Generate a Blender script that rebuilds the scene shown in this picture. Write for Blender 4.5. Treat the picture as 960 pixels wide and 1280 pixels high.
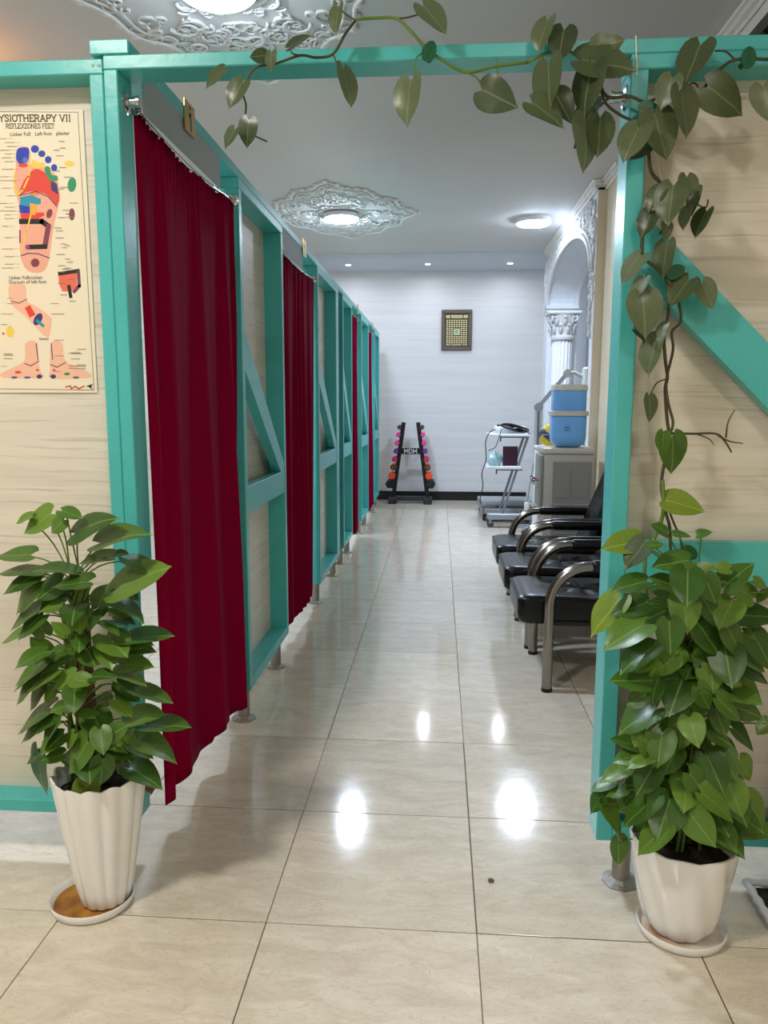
import bpy, bmesh, math, random
from mathutils import Vector, Matrix
random.seed(7)
PI = math.pi
scene = bpy.context.scene
COL = scene.collection
for o in list(bpy.data.objects):
    bpy.data.objects.remove(o)

# ------------------------------------------------------------------ camera
F, PITCH, YAW, ROLL = 943.83, 0.143814, -0.072294, 0.002188
CAM = Vector((0.4764, -1.9439, 1.4745))
fw = Vector((math.sin(YAW)*math.cos(PITCH), math.cos(YAW)*math.cos(PITCH), -math.sin(PITCH)))
rt0 = Vector((math.cos(YAW), -math.sin(YAW), 0)); up0 = rt0.cross(fw)
RT = math.cos(ROLL)*rt0 + math.sin(ROLL)*up0
UP = -math.sin(ROLL)*rt0 + math.cos(ROLL)*up0
cd = bpy.data.cameras.new('camera'); cam = bpy.data.objects.new('camera', cd); COL.objects.link(cam)
cd.sensor_fit = 'VERTICAL'; cd.sensor_height = 24.0; cd.lens = F*24.0/1280.0
cd.clip_start = 0.05; cd.clip_end = 60
M = Matrix((RT, UP, -fw)).transposed().to_4x4(); M.translation = CAM
cam.matrix_world = M
scene.camera = cam

def at(px, py, **k):
    """point of the place seen at photo pixel (px, py), on the plane x=, y= or z= given"""
    d = RT*((px-480)/F) + UP*(-(py-640)/F) + fw
    ax, v = list(k.items())[0]; i = 'xyz'.index(ax)
    return CAM + d*((v-CAM[i])/d[i])

# ------------------------------------------------------------------ world, exposure
w = bpy.data.worlds.new('world'); scene.world = w; w.use_nodes = True
w.node_tree.nodes['Background'].inputs[0].default_value = (0.8, 0.85, 0.9, 1)
w.node_tree.nodes['Background'].inputs[1].default_value = 0.25
vs = scene.view_settings
vs.view_transform = 'Standard'; vs.look = 'None'; vs.gamma = 1.0; vs.use_curve_mapping = False
vs.exposure = 1.18
LAMP_COOL = 128.0      # emission of the cool LED ceiling lamps
LAMP_WARM = 72.0      # emission of the warmer lamps of the front hall
SPOT = 260.0

# ------------------------------------------------------------------ materials
def s2l(c):
    return tuple(((v/255)/12.92 if v/255 <= .04045 else ((v/255+.055)/1.055)**2.4) for v in c)
MATS = {}
def mat(name, rgb, rough=.5, metal=0., emit=None, strength=0., var=0., vscale=4., bump=0., bscale=40., spec=.5,
        trans=0., ior=1.45, alpha=1., coat=0., sheen=0., randv=0., stretch=None, rgb2=None):
    if name in MATS: return MATS[name]
    m = bpy.data.materials.new(name); m.use_nodes = True
    nt = m.node_tree; N = nt.nodes; L = nt.links; b = N['Principled BSDF']
    c = s2l(rgb)+(1,)
    b.inputs['Base Color'].default_value = c
    b.inputs['Roughness'].default_value = rough; b.inputs['Metallic'].default_value = metal
    b.inputs['Specular IOR Level'].default_value = spec; b.inputs['IOR'].default_value = ior
    b.inputs['Transmission Weight'].default_value = trans; b.inputs['Alpha'].default_value = alpha
    b.inputs['Coat Weight'].default_value = coat
    b.inputs['Sheen Weight'].default_value = sheen
    if emit:
        b.inputs['Emission Color'].default_value = s2l(emit)+(1,); b.inputs['Emission Strength'].default_value = strength
    tc = None
    if var or bump or rgb2:
        tc = N.new('ShaderNodeTexCoord'); mp = N.new('ShaderNodeMapping')
        L.new(tc.outputs['Object'], mp.inputs['Vector'])
        if stretch: mp.inputs['Scale'].default_value = stretch
    src = None
    if var or rgb2:
        n = N.new('ShaderNodeTexNoise'); n.inputs['Scale'].default_value = vscale; n.inputs['Detail'].default_value = 6
        L.new(mp.outputs[0], n.inputs['Vector'])
        r = N.new('ShaderNodeValToRGB'); r.color_ramp.elements[0].position = .3; r.color_ramp.elements[1].position = .7
        if rgb2:
            r.color_ramp.elements[0].color = s2l(rgb2)+(1,); r.color_ramp.elements[1].color = c
        else:
            r.color_ramp.elements[0].color = tuple(v*(1-var) for v in c[:3])+(1,)
            r.color_ramp.elements[1].color = tuple(min(1, v*(1+var)) for v in c[:3])+(1,)
        L.new(n.outputs['Fac'], r.inputs[0]); src = r.outputs[0]
    if randv:
        oi = N.new('ShaderNodeObjectInfo'); mr = N.new('ShaderNodeMapRange')
        mr.inputs[3].default_value = 1-randv; mr.inputs[4].default_value = 1+randv
        L.new(oi.outputs['Random'], mr.inputs[0])
        mx = N.new('ShaderNodeMix'); mx.data_type = 'RGBA'; mx.blend_type = 'MULTIPLY'; mx.inputs[0].default_value = 1
        if src: L.new(src, mx.inputs[6])
        else: mx.inputs[6].default_value = c
        L.new(mr.outputs[0], mx.inputs[7]); src = mx.outputs[2]
    if src: L.new(src, b.inputs['Base Color'])
    if bump:
        n2 = N.new('ShaderNodeTexNoise'); n2.inputs['Scale'].default_value = bscale; n2.inputs['Detail'].default_value = 4
        L.new(mp.outputs[0], n2.inputs['Vector'])
        bp = N.new('ShaderNodeBump'); bp.inputs['Strength'].default_value = bump; bp.inputs['Distance'].default_value = .01
        L.new(n2.outputs['Fac'], bp.inputs['Height']); L.new(bp.outputs[0], b.inputs['Normal'])
    MATS[name] = m
    return m

def wood_mat(name, light, dark, line, fx=0.7, fz=14.0, rough=.42, swap=False):
    """pale laminate with grain running level"""
    m = bpy.data.materials.new(name); m.use_nodes = True
    nt = m.node_tree; N = nt.nodes; L = nt.links; b = N['Principled BSDF']
    tc = N.new('ShaderNodeTexCoord')
    # slow warp so that the grain wanders and closes round knots
    n0 = N.new('ShaderNodeTexNoise'); n0.inputs['Scale'].default_value = 1.6; n0.inputs['Detail'].default_value = 2
    mp0 = N.new('ShaderNodeMapping'); mp0.inputs['Scale'].default_value = (1.0, 1.0, 2.4)
    L.new(tc.outputs['Object'], mp0.inputs['Vector']); L.new(mp0.outputs[0], n0.inputs['Vector'])
    sub = N.new('ShaderNodeVectorMath'); sub.operation = 'SUBTRACT'; sub.inputs[1].default_value = (.5, .5, .5)
    L.new(n0.outputs['Color'], sub.inputs[0])
    sc = N.new('ShaderNodeVectorMath'); sc.operation = 'MULTIPLY'; sc.inputs[1].default_value = (.1, .1, .07)
    L.new(sub.outputs[0], sc.inputs[0])
    ad = N.new('ShaderNodeVectorMath'); ad.operation = 'ADD'
    L.new(tc.outputs['Object'], ad.inputs[0]); L.new(sc.outputs[0], ad.inputs[1])
    mp = N.new('ShaderNodeMapping'); mp.inputs['Scale'].default_value = (fx, fx, fz)
    L.new(ad.outputs[0], mp.inputs['Vector'])
    n1 = N.new('ShaderNodeTexNoise'); n1.inputs['Scale'].default_value = 1.6; n1.inputs['Detail'].default_value = 3
    L.new(mp.outputs[0], n1.inputs['Vector'])
    r1 = N.new('ShaderNodeValToRGB'); r1.color_ramp.elements[0].position = .32; r1.color_ramp.elements[1].position = .62
    r1.color_ramp.elements[0].color = s2l(dark)+(1,); r1.color_ramp.elements[1].color = s2l(light)+(1,)
    L.new(n1.outputs['Fac'], r1.inputs[0])
    mp2 = N.new('ShaderNodeMapping'); mp2.inputs['Scale'].default_value = (fx*2.2, fx*2.2, fz*4.5)
    L.new(ad.outputs[0], mp2.inputs['Vector'])
    n2 = N.new('ShaderNodeTexNoise'); n2.inputs['Scale'].default_value = 1.5; n2.inputs['Detail'].default_value = 4
    L.new(mp2.outputs[0], n2.inputs['Vector'])
    r2 = N.new('ShaderNodeValToRGB'); r2.color_ramp.elements[0].position = .33; r2.color_ramp.elements[1].position = .46
    r2.color_ramp.elements[0].color = (.75, .75, .75, 1); r2.color_ramp.elements[1].color = (0, 0, 0, 1)
    L.new(n2.outputs['Fac'], r2.inputs[0])
    mx = N.new('ShaderNodeMix'); mx.data_type = 'RGBA'
    L.new(r2.outputs[0], mx.inputs[0]); L.new(r1.outputs[0], mx.inputs[6]); mx.inputs[7].default_value = s2l(line)+(1,)
    L.new(mx.outputs[2], b.inputs['Base Color'])
    b.inputs['Roughness'].default_value = rough; b.inputs['Specular IOR Level'].default_value = .35
    MATS[name] = m
    return m

def leaf_mat(name, base, back, vein, rough=.33, rv=.35):
    """leaf: pale midrib and side veins from the leaf's own UV, per-leaf shade"""
    m = bpy.data.materials.new(name); m.use_nodes = True
    nt = m.node_tree; N = nt.nodes; L = nt.links; b = N['Principled BSDF']
    uv = N.new('ShaderNodeUVMap'); sx = N.new('ShaderNodeSeparateXYZ'); L.new(uv.outputs[0], sx.inputs[0])
    def math_(op, a, bb=None, cc=None):
        n = N.new('ShaderNodeMath'); n.operation = op
        for i, v in enumerate((a, bb, cc)):
            if v is None: continue
            if isinstance(v, (int, float)): n.inputs[i].default_value = v
            else: L.new(v, n.inputs[i])
        return n.outputs[0]
    t = math_('ABSOLUTE', math_('SUBTRACT', sx.outputs[0], .5))
    mid = math_('LESS_THAN', t, .022)
    ph = math_('SUBTRACT', sx.outputs[1], math_('MULTIPLY', t, .7))
    sv = math_('PINGPONG', ph, .06)
    side = math_('MULTIPLY', math_('LESS_THAN', sv, .005), .22)
    fac = math_('MAXIMUM', mid, side)
    fac = math_('MULTIPLY', fac, .5)
    oi = N.new('ShaderNodeObjectInfo')
    cr = N.new('ShaderNodeValToRGB')
    cr.color_ramp.elements[0].color = s2l(base[0])+(1,); cr.color_ramp.elements[1].color = s2l(base[-1])+(1,)
    if len(base) == 3:
        e = cr.color_ramp.elements.new(.55); e.color = s2l(base[1])+(1,)
    L.new(oi.outputs['Random'], cr.inputs[0])
    tc = N.new('ShaderNodeTexCoord'); nz = N.new('ShaderNodeTexNoise'); nz.inputs['Scale'].default_value = 22
    L.new(tc.outputs['Object'], nz.inputs['Vector'])
    mr = N.new('ShaderNodeMapRange'); mr.inputs[3].default_value = .75; mr.inputs[4].default_value = 1.25
    L.new(nz.outputs['Fac'], mr.inputs[0])
    ml = N.new('ShaderNodeMix'); ml.data_type = 'RGBA'; ml.blend_type = 'MULTIPLY'; ml.inputs[0].default_value = 1
    L.new(cr.outputs[0], ml.inputs[6]); L.new(mr.outputs[0], ml.inputs[7])
    mx = N.new('ShaderNodeMix'); mx.data_type = 'RGBA'
    L.new(fac, mx.inputs[0]); L.new(ml.outputs[2], mx.inputs[6]); mx.inputs[7].default_value = s2l(vein)+(1,)
    L.new(mx.outputs[2], b.inputs['Base Color'])
    b.inputs['Roughness'].default_value = rough
    b.inputs['Subsurface Weight'].default_value = 0.0
    # light shining through the blade
    tr = N.new('ShaderNodeBsdfTranslucent'); L.new(mx.outputs[2], tr.inputs[0])
    ms = N.new('ShaderNodeMixShader'); ms.inputs[0].default_value = .22
    out = N['Material Output']
    L.new(b.outputs[0], ms.inputs[1]); L.new(tr.outputs[0], ms.inputs[2]); L.new(ms.outputs[0], out.inputs[0])
    MATS[name] = m
    return m

def tile_mat():
    m = bpy.data.materials.new('polished_tile'); m.use_nodes = True
    nt = m.node_tree; N = nt.nodes; L = nt.links; b = N['Principled BSDF']
    tc = N.new('ShaderNodeTexCoord'); oi = N.new('ShaderNodeObjectInfo')
    ml = N.new('ShaderNodeVectorMath'); ml.operation = 'SCALE'; ml.inputs[3].default_value = 37
    cb = N.new('ShaderNodeCombineXYZ')
    L.new(oi.outputs['Random'], cb.inputs[0]); L.new(oi.outputs['Random'], cb.inputs[1]); L.new(cb.outputs[0], ml.inputs[0])
    ad = N.new('ShaderNodeVectorMath'); L.new(tc.outputs['Object'], ad.inputs[0]); L.new(ml.outputs[0], ad.inputs[1])
    mp = N.new('ShaderNodeMapping'); mp.inputs['Scale'].default_value = (2.2, 6, 1); L.new(ad.outputs[0], mp.inputs[0])
    n = N.new('ShaderNodeTexNoise'); n.inputs['Scale'].default_value = 2.5; n.inputs['Detail'].default_value = 9; n.inputs['Roughness'].default_value = .65
    n.inputs['Distortion'].default_value = .8
    L.new(mp.outputs[0], n.inputs['Vector'])
    r = N.new('ShaderNodeValToRGB')
    r.color_ramp.elements[0].position = .36; r.color_ramp.elements[1].position = .68
    r.color_ramp.elements[0].color = s2l((205, 194, 176))+(1,); r.color_ramp.elements[1].color = s2l((224, 216, 200))+(1,)
    L.new(n.outputs['Fac'], r.inputs[0])
    n2 = N.new('ShaderNodeTexNoise'); n2.inputs['Scale'].default_value = 6; n2.inputs['Detail'].default_value = 10; n2.inputs['Distortion'].default_value = 1.6
    L.new(mp.outputs[0], n2.inputs['Vector'])
    r2 = N.new('ShaderNodeValToRGB'); e = r2.color_ramp.elements
    e[0].position = .478; e[0].color = (0, 0, 0, 1); e[1].position = .5; e[1].color = (.5, .5, .5, 1)
    e3 = e.new(.522); e3.color = (0, 0, 0, 1)
    L.new(n2.outputs['Fac'], r2.inputs[0])
    mx = N.new('ShaderNodeMix'); mx.data_type = 'RGBA'; L.new(r2.outputs[0], mx.inputs[0]); L.new(r.outputs[0], mx.inputs[6])
    mx.inputs[7].default_value = s2l((186, 166, 140))+(1,)
    mr = N.new('ShaderNodeMapRange'); mr.inputs[3].default_value = .94; mr.inputs[4].default_value = 1.05
    L.new(oi.outputs['Random'], mr.inputs[0])
    m2 = N.new('ShaderNodeMix'); m2.data_type = 'RGBA'; m2.blend_type = 'MULTIPLY'; m2.inputs[0].default_value = 1
    L.new(mx.outputs[2], m2.inputs[6]); L.new(mr.outputs[0], m2.inputs[7]); L.new(m2.outputs[2], b.inputs['Base Color'])
    b.inputs['Roughness'].default_value = .1; b.inputs['IOR'].default_value = 1.55
    n3 = N.new('ShaderNodeTexNoise'); n3.inputs['Scale'].default_value = 9; L.new(ad.outputs[0], n3.inputs['Vector'])
    bp = N.new('ShaderNodeBump'); bp.inputs['Strength'].default_value = .025; bp.inputs['Distance'].default_value = .01
    L.new(n3.outputs['Fac'], bp.inputs['Height']); L.new(bp.outputs[0], b.inputs['Normal'])
    MATS['polished_tile'] = m
    return m

TURQ = mat('turquoise_paint', (78, 184, 182), .3, var=.06, vscale=3, stretch=(1.2, 1.2, 1.2), bump=.06, bscale=30)
BURG = mat('burgundy_fabric', (130, 0, 46), .7, var=.05, vscale=3, bump=.03, bscale=300, spec=.035)
LAMW = wood_mat('pale_wood_laminate', (226, 219, 204), (214, 206, 190), (196, 187, 170))
LAMF = wood_mat('pale_board_cladding', (216, 216, 216), (208, 209, 211), (201, 203, 206), fx=.25, fz=7)
PLAS = mat('white_plaster', (210, 211, 212), .7, var=.03, vscale=2, bump=.05, bscale=60)
CEIL = mat('ceiling_paint', (206, 205, 203), .75, var=.02, vscale=1)
CREAM = mat('cream_paint', (226, 212, 186), .6, var=.03)
STUCCO = mat('stucco', (218, 222, 228), .7, var=.08, vscale=40, bump=.5, bscale=70)
GREYB = mat('grey_board', (150, 160, 160), .6)
CHROME = mat('chrome', (215, 215, 215), .14, metal=1.)
STEELT = mat('smoked_chrome', (150, 146, 140), .2, metal=1.)
GALV = mat('galvanised_pipe', (160, 156, 148), .5, metal=.6, var=.25, vscale=14, bump=.2, bscale=50)
BLACKL = mat('black_leather', (11, 11, 13), .27, bump=.12, bscale=120, spec=.4)
BLACK = mat('black_paint', (18, 18, 20), .4)
POTW = mat('white_ceramic', (240, 240, 238), .2, coat=.4, var=.03, vscale=8)
POTD = mat('stained_ceramic', (230, 226, 218), .3, rgb2=(170, 120, 60), vscale=9)
SOIL = mat('potting_soil', (52, 40, 32), .95, var=.5, vscale=40, bump=1., bscale=60)
RUST = mat('rusty_water_stain', (196, 140, 62), .25, rgb2=(120, 66, 20), vscale=14)
STEM = mat('green_stem', (96, 124, 46), .45, var=.2, vscale=20)
BSTEM = mat('brown_stem', (74, 68, 44), .5, var=.25, vscale=20)
COIR = mat('coir_pole', (92, 66, 44), .95, var=.6, vscale=60, bump=1., bscale=90)
GOLD = mat('brass_plate', (196, 168, 96), .32, metal=.8)
INK = mat('black_ink', (24, 22, 22), .6)
LEAFG = leaf_mat('pothos_leaf', ((52, 90, 30), (80, 118, 40), (112, 146, 56)), None, (140, 176, 90))
LEAFV = leaf_mat('vine_leaf', ((54, 68, 40), (84, 97, 62), (110, 120, 88)), None, (140, 150, 112), rough=.33)
LEAFY = leaf_mat('yellow_green_leaf', ((112, 138, 40), (136, 158, 60)), None, (176, 190, 100))
CLIP = mat('green_plastic', (0, 84, 48), .3)
tile_mat()
GROUT = mat('grout', (112, 100, 84), .9)

# ------------------------------------------------------------------ mesh building
class MB:
    def __init__(s): s.v = []; s.f = []; s.m = []; s.cm = 0
    def add(s, vs_, fs_):
        o = len(s.v); s.v += [tuple(p) for p in vs_]; s.f += [tuple(i+o for i in f) for f in fs_]; s.m += [s.cm]*len(fs_)
        return s
    def box(s, x0, x1, y0, y1, z0, z1):
        return s.add([(x0,y0,z0),(x1,y0,z0),(x1,y1,z0),(x0,y1,z0),(x0,y0,z1),(x1,y0,z1),(x1,y1,z1),(x0,y1,z1)],
                     [(0,3,2,1),(4,5,6,7),(0,1,5,4),(1,2,6,5),(2,3,7,6),(3,0,4,7)])
    def cbox(s, x0, x1, y0, y1, z0, z1, c=.003):
        """box with chamfered edges"""
        bm = bmesh.new(); bmesh.ops.create_cube(bm, size=1)
        for v in bm.verts:
            v.co = Vector(((x0+x1)/2+v.co.x*(x1-x0), (y0+y1)/2+v.co.y*(y1-y0), (z0+z1)/2+v.co.z*(z1-z0)))
        c = min(c, .45*min(x1-x0, y1-y0, z1-z0))
        bmesh.ops.bevel(bm, geom=bm.edges[:], offset=c, segments=1, affect='EDGES')
        bm.verts.index_update()
        s.add([v.co[:] for v in bm.verts], [[v.index for v in f.verts] for f in bm.faces]); bm.free()
        return s
    def rbox(s, x0, x1, y0, y1, z0, z1, c=.02, seg=3):
        bm = bmesh.new(); bmesh.ops.create_cube(bm, size=1)
        for v in bm.verts:
            v.co = Vector(((x0+x1)/2+v.co.x*(x1-x0), (y0+y1)/2+v.co.y*(y1-y0), (z0+z1)/2+v.co.z*(z1-z0)))
        bmesh.ops.bevel(bm, geom=bm.edges[:], offset=c, segments=seg, affect='EDGES', profile=.5)
        bm.verts.index_update()
        s.add([v.co[:] for v in bm.verts], [[v.index for v in f.verts] for f in bm.faces]); bm.free()
        return s
    def tube(s, pts, r, n=8, cap=True, flat=1.0):
        pts = [Vector(p) for p in pts]; k = len(pts)
        rs = r if isinstance(r, (list, tuple)) else [r]*k
        rings = []; prev = None
        for i, p in enumerate(pts):
            t = (pts[min(i+1, k-1)]-pts[max(i-1, 0)])
            if t.length < 1e-9: t = Vector((0, 0, 1))
            t.normalize()
            if prev is None:
                a = t.cross(Vector((0, 0, 1)))
                if a.length < .05: a = t.cross(Vector((1, 0, 0)))
            else:
                a = prev - t*prev.dot(t)
                if a.length < 1e-6: a = t.cross(Vector((1, 0, 0)))
            a.normalize(); prev = a; b = t.cross(a)
            rings.append([p + (a*math.cos(2*PI*j/n) + b*math.sin(2*PI*j/n)*flat)*rs[i] for j in range(n)])
        vs_ = [q for g in rings for q in g]
        fs_ = [(i*n+j, i*n+(j+1) % n, (i+1)*n+(j+1) % n, (i+1)*n+j) for i in range(k-1) for j in range(n)]
        if cap: fs_ += [tuple(range(n-1, -1, -1)), tuple((k-1)*n+j for j in range(n))]
        return s.add(vs_, fs_)
    def lathe(s, prof, c=(0, 0, 0), n=24, axis='z', fn=None, cap=True):
        """prof: (radius, height) pairs"""
        vs_ = []
        for r, h in prof:
            for j in range(n):
                a = 2*PI*j/n
                rr, hh = (fn(r, h, a) if fn else (r, h))
                x, y = rr*math.cos(a), rr*math.sin(a)
                p = {'z': (x, y, hh), 'y': (x, hh, y), 'x': (hh, x, y)}[axis]
                vs_.append((c[0]+p[0], c[1]+p[1], c[2]+p[2]))
        k = len(prof)
        fs_ = [(i*n+j, i*n+(j+1) % n, (i+1)*n+(j+1) % n, (i+1)*n+j) for i in range(k-1) for j in range(n)]
        if cap: fs_ += [tuple(range(n-1, -1, -1)), tuple((k-1)*n+j for j in range(n))]
        return s.add(vs_, fs_)
    def prism(s, poly, d):
        """poly: 3-D points of a flat face, extruded by vector d"""
        n = len(poly); d = Vector(d)
        vs_ = [Vector(p) for p in poly]+[Vector(p)+d for p in poly]
        fs_ = [tuple(range(n)), tuple(range(2*n-1, n-1, -1))]+[(i, i+n, (i+1) % n+n, (i+1) % n) for i in range(n)]
        return s.add(vs_, fs_)
    def bar(s, a, b, wdt, thk, side):
        """straight square bar a-b, width along `side`, thickness across"""
        a = Vector(a); b = Vector(b); t = (b-a).normalized(); u = Vector(side); u = (u-t*u.dot(t)).normalized(); v = t.cross(u)
        q = [u*sx*wdt/2+v*sy*thk/2 for sx, sy in ((-1,-1),(1,-1),(1,1),(-1,1))]
        return s.add([a+x for x in q]+[b+x for x in q], [(0,3,2,1),(4,5,6,7),(0,1,5,4),(1,2,6,5),(2,3,7,6),(3,0,4,7)])
    def ball(s, c, r, n=12, m=8, sc=(1, 1, 1)):
        vs_ = [(c[0], c[1], c[2]-r*sc[2])]
        for i in range(1, m):
            a = -PI/2+PI*i/m
            for j in range(n):
                b = 2*PI*j/n
                vs_.append((c[0]+r*sc[0]*math.cos(a)*math.cos(b), c[1]+r*sc[1]*math.cos(a)*math.sin(b), c[2]+r*sc[2]*math.sin(a)))
        vs_.append((c[0], c[1], c[2]+r*sc[2])); e = len(vs_)-1
        fs_ = [(0, 1+(j+1) % n, 1+j) for j in range(n)]
        fs_ += [(1+i*n+j, 1+i*n+(j+1) % n, 1+(i+1)*n+(j+1) % n, 1+(i+1)*n+j) for i in range(m-2) for j in range(n)]
        fs_ += [(1+(m-2)*n+j, 1+(m-2)*n+(j+1) % n, e) for j in range(n)]
        return s.add(vs_, fs_)
    def build(s, name, m, parent=None, smooth=False, angle=None):
        off = Vector((0, 0, 0))
        q = parent
        while q is not None: off += q.location; q = q.parent
        me = bpy.data.meshes.new(name)
        me.from_pydata([tuple(Vector(v)-off) for v in s.v], [], s.f)
        ms = m if isinstance(m, (list, tuple)) else [m]
        for x in ms: me.materials.append(x)
        if len(ms) > 1: me.polygons.foreach_set('material_index', s.m)
        bm = bmesh.new(); bm.from_mesh(me); bmesh.ops.recalc_face_normals(bm, faces=bm.faces[:]); bm.to_mesh(me); bm.free()
        if smooth: me.polygons.foreach_set('use_smooth', [True]*len(me.polygons))
        if smooth and angle: me.set_sharp_from_angle(angle=math.radians(angle))
        me.update()
        o = bpy.data.objects.new(name, me); COL.objects.link(o); o.parent = parent
        return o

def tag(o, label, cat, group=None):
    o['label'] = label; o['category'] = cat
    if group: o['group'] = group
    return o
def thing(name, label, cat, loc=(0, 0, 0), group=None):
    o = bpy.data.objects.new(name, None); COL.objects.link(o); o.location = loc; o.empty_display_size = .05
    return tag(o, label, cat, group)
def struct(o):
    o['kind'] = 'structure'; return o
def copy_tree(o, parent=None):
    kids = list(o.children)
    c = o.copy(); COL.objects.link(c); c.parent = parent
    for ch in kids: copy_tree(ch, c)
    return c
def centred(o):
    """put a lone mesh's origin at its base centre"""
    me = o.data; xs = [v.co for v in me.vertices]
    c = Vector(((min(p.x for p in xs)+max(p.x for p in xs))/2, (min(p.y for p in xs)+max(p.y for p in xs))/2, min(p.z for p in xs)))
    me.transform(Matrix.Translation(-c)); o.location = o.location+c
    return o

# ------------------------------------------------------------------ lettering: slab-serif strokes (unit cap height)
GL = {  # strokes (polylines) and serif ends (x, y) with level bars
 'P': (.62, [[(.12,0),(.12,1)],[(.12,1),(.4,1),(.55,.9),(.58,.75),(.55,.6),(.4,.48),(.12,.48)]], [(.12,0)]),
 'H': (.8, [[(.15,0),(.15,1)],[(.65,0),(.65,1)],[(.15,.5),(.65,.5)]], [(.15,0),(.15,1),(.65,0),(.65,1)]),
 'Y': (.74, [[(.08,1),(.37,.48)],[(.66,1),(.37,.48),(.37,0)]], [(.08,1),(.66,1),(.37,0)]),
 'S': (.58, [[(.5,.78),(.45,.94),(.3,1),(.14,.94),(.09,.78),(.16,.62),(.42,.46),(.5,.28),(.44,.08),(.28,0),(.12,.06),(.07,.22)]], []),
 'I': (.36, [[(.18,0),(.18,1)]], [(.18,0),(.18,1)]),
 'O': (.7, [[(.35,1),(.14,.9),(.07,.65),(.07,.35),(.14,.1),(.35,0),(.56,.1),(.63,.35),(.63,.65),(.56,.9),(.35,1)]], []),
 'T': (.66, [[(.05,1),(.61,1)],[(.33,1),(.33,0)],[(.05,1),(.05,.82)],[(.61,1),(.61,.82)]], [(.33,0)]),
 'E': (.64, [[(.13,0),(.13,1)],[(.05,1),(.55,1),(.55,.8)],[(.05,0),(.57,0),(.57,.2)],[(.13,.52),(.42,.52)]], []),
 'F': (.6, [[(.13,0),(.13,1)],[(.05,1),(.55,1),(.55,.8)],[(.13,.52),(.42,.52)]], [(.13,0)]),
 'L': (.6, [[(.13,0),(.13,1)],[(.05,0),(.55,0),(.55,.22)]], [(.13,1)]),
 'R': (.7, [[(.12,0),(.12,1)],[(.05,1),(.4,1),(.54,.9),(.57,.76),(.54,.62),(.4,.5),(.12,.5)],[(.36,.5),(.6,0)]], [(.12,0),(.6,0)]),
 'A': (.76, [[(.1,0),(.38,1),(.66,0)],[(.2,.35),(.56,.35)]], [(.1,0),(.66,0)]),
 'V': (.74, [[(.08,1),(.37,0),(.66,1)]], [(.08,1),(.66,1)]),
 'X': (.74, [[(.1,0),(.64,1)],[(.1,1),(.64,0)]], [(.1,0),(.64,1),(.1,1),(.64,0)]),
 'Z': (.64, [[(.08,.8),(.08,1),(.55,1),(.08,0),(.56,0),(.56,.2)]], []),
 'N': (.8, [[(.15,0),(.15,1),(.65,0),(.65,1)]], [(.15,0),(.15,1),(.65,1)]),
 'M': (.95, [[(.15,0),(.15,1),(.47,.3),(.8,1),(.8,0)]], []),
 'D': (.72, [[(.13,0),(.13,1),(.38,1),(.58,.85),(.62,.5),(.58,.15),(.38,0),(.13,0)]], []),
 ' ': (.32, [], []),
}
def text_width(txt): return sum(GL[c][0] for c in txt)
def lettering(mb, txt, org, ux, uz, h, wd, sw=.13, serif=True, nrm=(0, -1, 0), lift=0.):
    """flat letters; org = lower left, ux/uz unit vectors, h = cap height, wd = total width"""
    k = wd/text_width(txt); x = 0
    org = Vector(org)+Vector(nrm)*lift; ux = Vector(ux); uz = Vector(uz)
    def P(a, b): return org+ux*(x+a*k)+uz*(b*h)
    for c in txt:
        g = GL[c]
        for st in g[1]:
            for (a, b), (a2, b2) in zip(st, st[1:]):
                p, q = P(a, b), P(a2, b2); d = (q-p)
                if d.length < 1e-7: continue
                d.normalize(); nn = d.cross(Vector(nrm)); nn.normalize(); t = nn*sw*h/2; e = d*sw*h*.4
                mb.add([p-e-t, q+e-t, q+e+t, p-e+t], [(0, 1, 2, 3)])
        if serif:
            for a, b in g[2]:
                p = P(a, b); sx = ux*.12*k; sz = uz*sw*h*.3
                mb.add([p-sx-sz, p+sx-sz, p+sx+sz, p-sx+sz], [(0, 1, 2, 3)])
        x += g[0]*k

def font_text(name, body, loc, size, m, parent, rot=(PI/2, 0, 0), ext=.0004):
    cu = bpy.data.curves.new(name, 'FONT'); cu.body = body; cu.size = size; cu.extrude = ext; cu.resolution_u = 2
    o = bpy.data.objects.new(name, cu); COL.objects.link(o)
    dg = bpy.context.evaluated_depsgraph_get()
    me = bpy.data.meshes.new_from_object(o.evaluated_get(dg)); bpy.data.objects.remove(o)
    me.materials.clear(); me.materials.append(m)
    o = bpy.data.objects.new(name, me); COL.objects.link(o)
    off = Vector((0, 0, 0)); q = parent
    while q is not None: off += q.location; q = q.parent
    o.location = Vector(loc)-off; o.rotation_euler = rot; o.parent = parent
    return o

# ================================================================== THE ROOM
ZC, ZS = 3.45, 3.385         # ceiling, lowered soffit by the far wall
YB = 9.56                    # far wall
XL, XR = -3.0, 2.0
# floor: grout bed with a tile for every one in view
fl = MB().box(-3.4, 4.4, -4.8, 9.9, -.1, -.003).build('floor', GROUT); struct(fl)
tmb = MB().cbox(-.2985, .2985, -.2985, .2985, -.0028, .0, .0012)
tproto = tmb.build('floor_tile', MATS['polished_tile'], fl)
first = True
for i in range(-3, 5):
    for j in range(-4, 16):
        o = tproto if first else tproto.copy()
        if not first: COL.objects.link(o); o.parent = fl
        first = False
        jit = random.uniform(-.0008, .0008)
        o.location = (.3+.6*i+jit, .3+.6*j+jit, 0)
        o.rotation_euler[2] = PI*random.randint(0, 1)
# outlying floor under the hall behind the camera and the far cubicles (same tiles, never in view)
o = MB().box(-3.4, -1.8, -4.8, 9.9, -.0028, 0).box(3.0, 4.4, -4.8, 9.9, -.0028, 0).box(-1.8, 3., -4.8, -2.4, -.0028, 0).build('floor_edge', MATS['polished_tile'], fl)
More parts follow.
